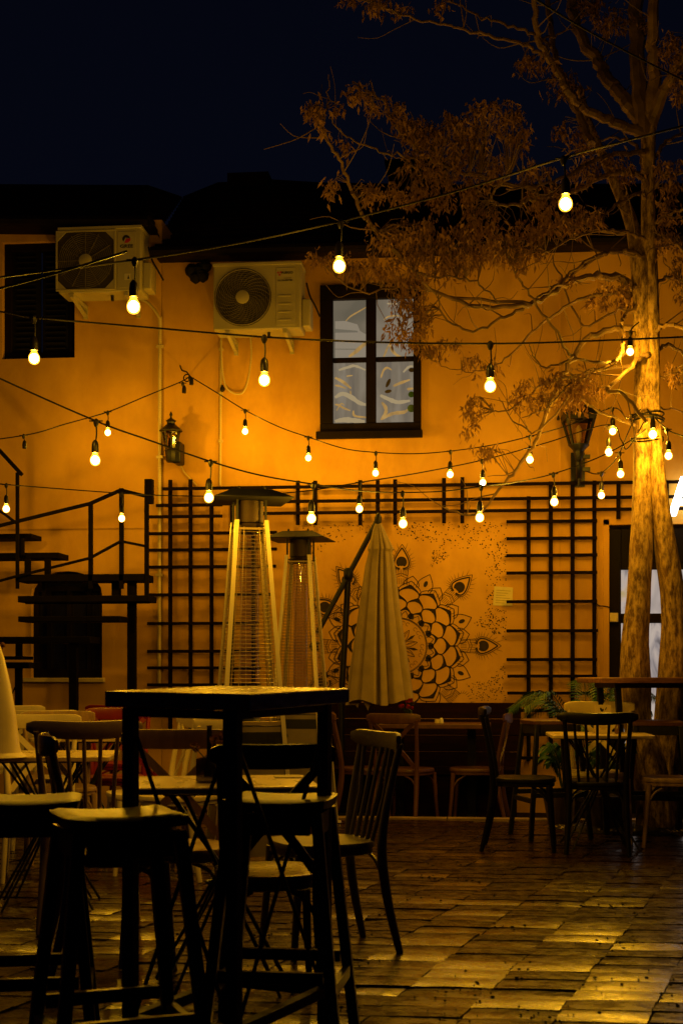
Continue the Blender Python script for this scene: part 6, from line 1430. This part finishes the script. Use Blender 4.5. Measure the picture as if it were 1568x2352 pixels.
# ================================================================== plants and litter by the tree
def palm(loc, label, nf, L0, seed, lean=0.0):
    rnd = random.Random(seed); t = thing("potted_palm", loc, label, "plant", group="green palms by the tree")
    m = MB(); m.lathe([(0.11, 0), (0.15, 0.22), (0.165, 0.26), (0.15, 0.262), (0.14, 0.24)], 18); obj("pot", m, M_POT, t, local=True)
    st, lf = MB(), MB()
    for k in range(nf):
        a_ = 2 * math.pi * k / nf + rnd.uniform(-0.3, 0.3); L = L0 * rnd.uniform(0.75, 1.15); out = rnd.uniform(0.35, 0.75)
        d = Vector((math.cos(a_), math.sin(a_), 0)); pts = curve([Vector((0, 0, 0.24)), d * L * 0.12 + UP * (0.24 + L * 0.45), d * L * out * 0.6 + UP * (0.24 + L * 0.78), d * L * out + UP * (0.24 + L * (0.85 - 0.3 * out))], 8)
        st.tube(pts, (0.006, 0.002), 5)
        for i in range(7, len(pts) - 1):
            tn = (pts[i + 1] - pts[i]).normalized(); sd = tn.cross(UP).normalized(); f_ = math.sin(math.pi * (i - 5) / (len(pts) - 4))
            for h_ in (0, 0.5):
                p = pts[i].lerp(pts[i + 1], h_)
                for sg in (-1, 1):
                    dr = (sd * sg + tn * 0.75 - UP * 0.25).normalized(); ll = 0.15 * L0 / 0.8 * max(0.35, f_); wv = tn * 0.0085
                    mid = p + dr * ll * 0.5 + UP * 0.012; tip = p + dr * ll - UP * 0.025
                    lf.add([p, mid + wv, tip, mid - wv], [(0, 1, 2, 3)])
    obj("frond_stalk", st, M_STEM, t, local=True); obj("leaflets", lf, M_PALM, t, local=True, smooth=False)
    return t
palm(GZ(1348, 11.35, -0.06), "tall green palm with arching fronds between the right trellis and the bar table", 11, 1.0, 3)
palm(GZ(1292, 10.75, 0.0), "low green palm under the left brown topped stool", 9, 0.42, 5)
palm(GZ(1395, 10.4, 0.0), "low bushy palm in the soil left of the trunk", 9, 0.44, 8)
bed_c = GZ(1500, 10.45)
m = MB(); n = 40; ring = [(1.0 + 0.08 * math.sin(3 * q + 1) + 0.05 * math.sin(7 * q)) for q in [2 * math.pi * i / n for i in range(n)]]
def rg(k, z): return [Vector((bed_c.x + 0.78 * ring[i] * k * math.cos(2 * math.pi * i / n), bed_c.y + 0.33 * ring[i] * k * math.sin(2 * math.pi * i / n), z)) for i in range(n)]
m.rings([rg(1.0, 0.002), rg(0.96, 0.018), rg(0.7, 0.035), rg(0.3, 0.045)])
struct("soil", m, M_SOIL, smooth=True)
m = MB()
for _ in range(420):
    a_, r_ = random.uniform(0, 6.283), math.sqrt(random.random()); c_ = Vector((bed_c.x + 0.80 * r_ * math.cos(a_), bed_c.y + 0.36 * r_ * math.sin(a_), 0.02 + 0.03 * (1 - r_)))
    q = random.uniform(0, 6.283); L, wd = random.uniform(0.012, 0.04), random.uniform(0.006, 0.014); d, s_ = Vector((math.cos(q), math.sin(q), random.uniform(-0.2, 0.4))), Vector((-math.sin(q), math.cos(q), random.uniform(-0.2, 0.2)))
    m.add([c_, c_ + d * L * 0.5 + s_ * wd, c_ + d * L, c_ + d * L * 0.5 - s_ * wd + UP * 0.006], [(0, 1, 2, 3)])
tag(obj("leaf_litter", m, M_PEBBLE, smooth=False), "pale dry leaf scraps scattered on the soil round the trunk", "leaf litter", kind="stuff")
m = MB()
for _ in range(55):                                               # seed crumbs lie in small drifts on the paving
    x_, y_ = random.uniform(300, 1560), 1930 + 420 * random.random() ** 0.8; g_ = PG(x_, y_, 0.0); sp = random.uniform(0.02, 0.10)
    for _ in range(random.choice((1, 1, 2, 3, 6, 9))):
        c_ = g_ + Vector((random.gauss(0, sp), random.gauss(0, sp), 0.004)); r_ = random.uniform(0.0018, 0.0065); m.lathe([(r_ * 0.6, -0.004), (r_, 0.0), (r_ * 0.5, 0.003)], 5, c_, a0=random.random(), sx=random.uniform(0.7, 1.8))
tag(obj("fallen_seeds", m, M_SHUTTER), "dark seed crumbs fallen over the stone pavers", "fallen seeds", kind="stuff")
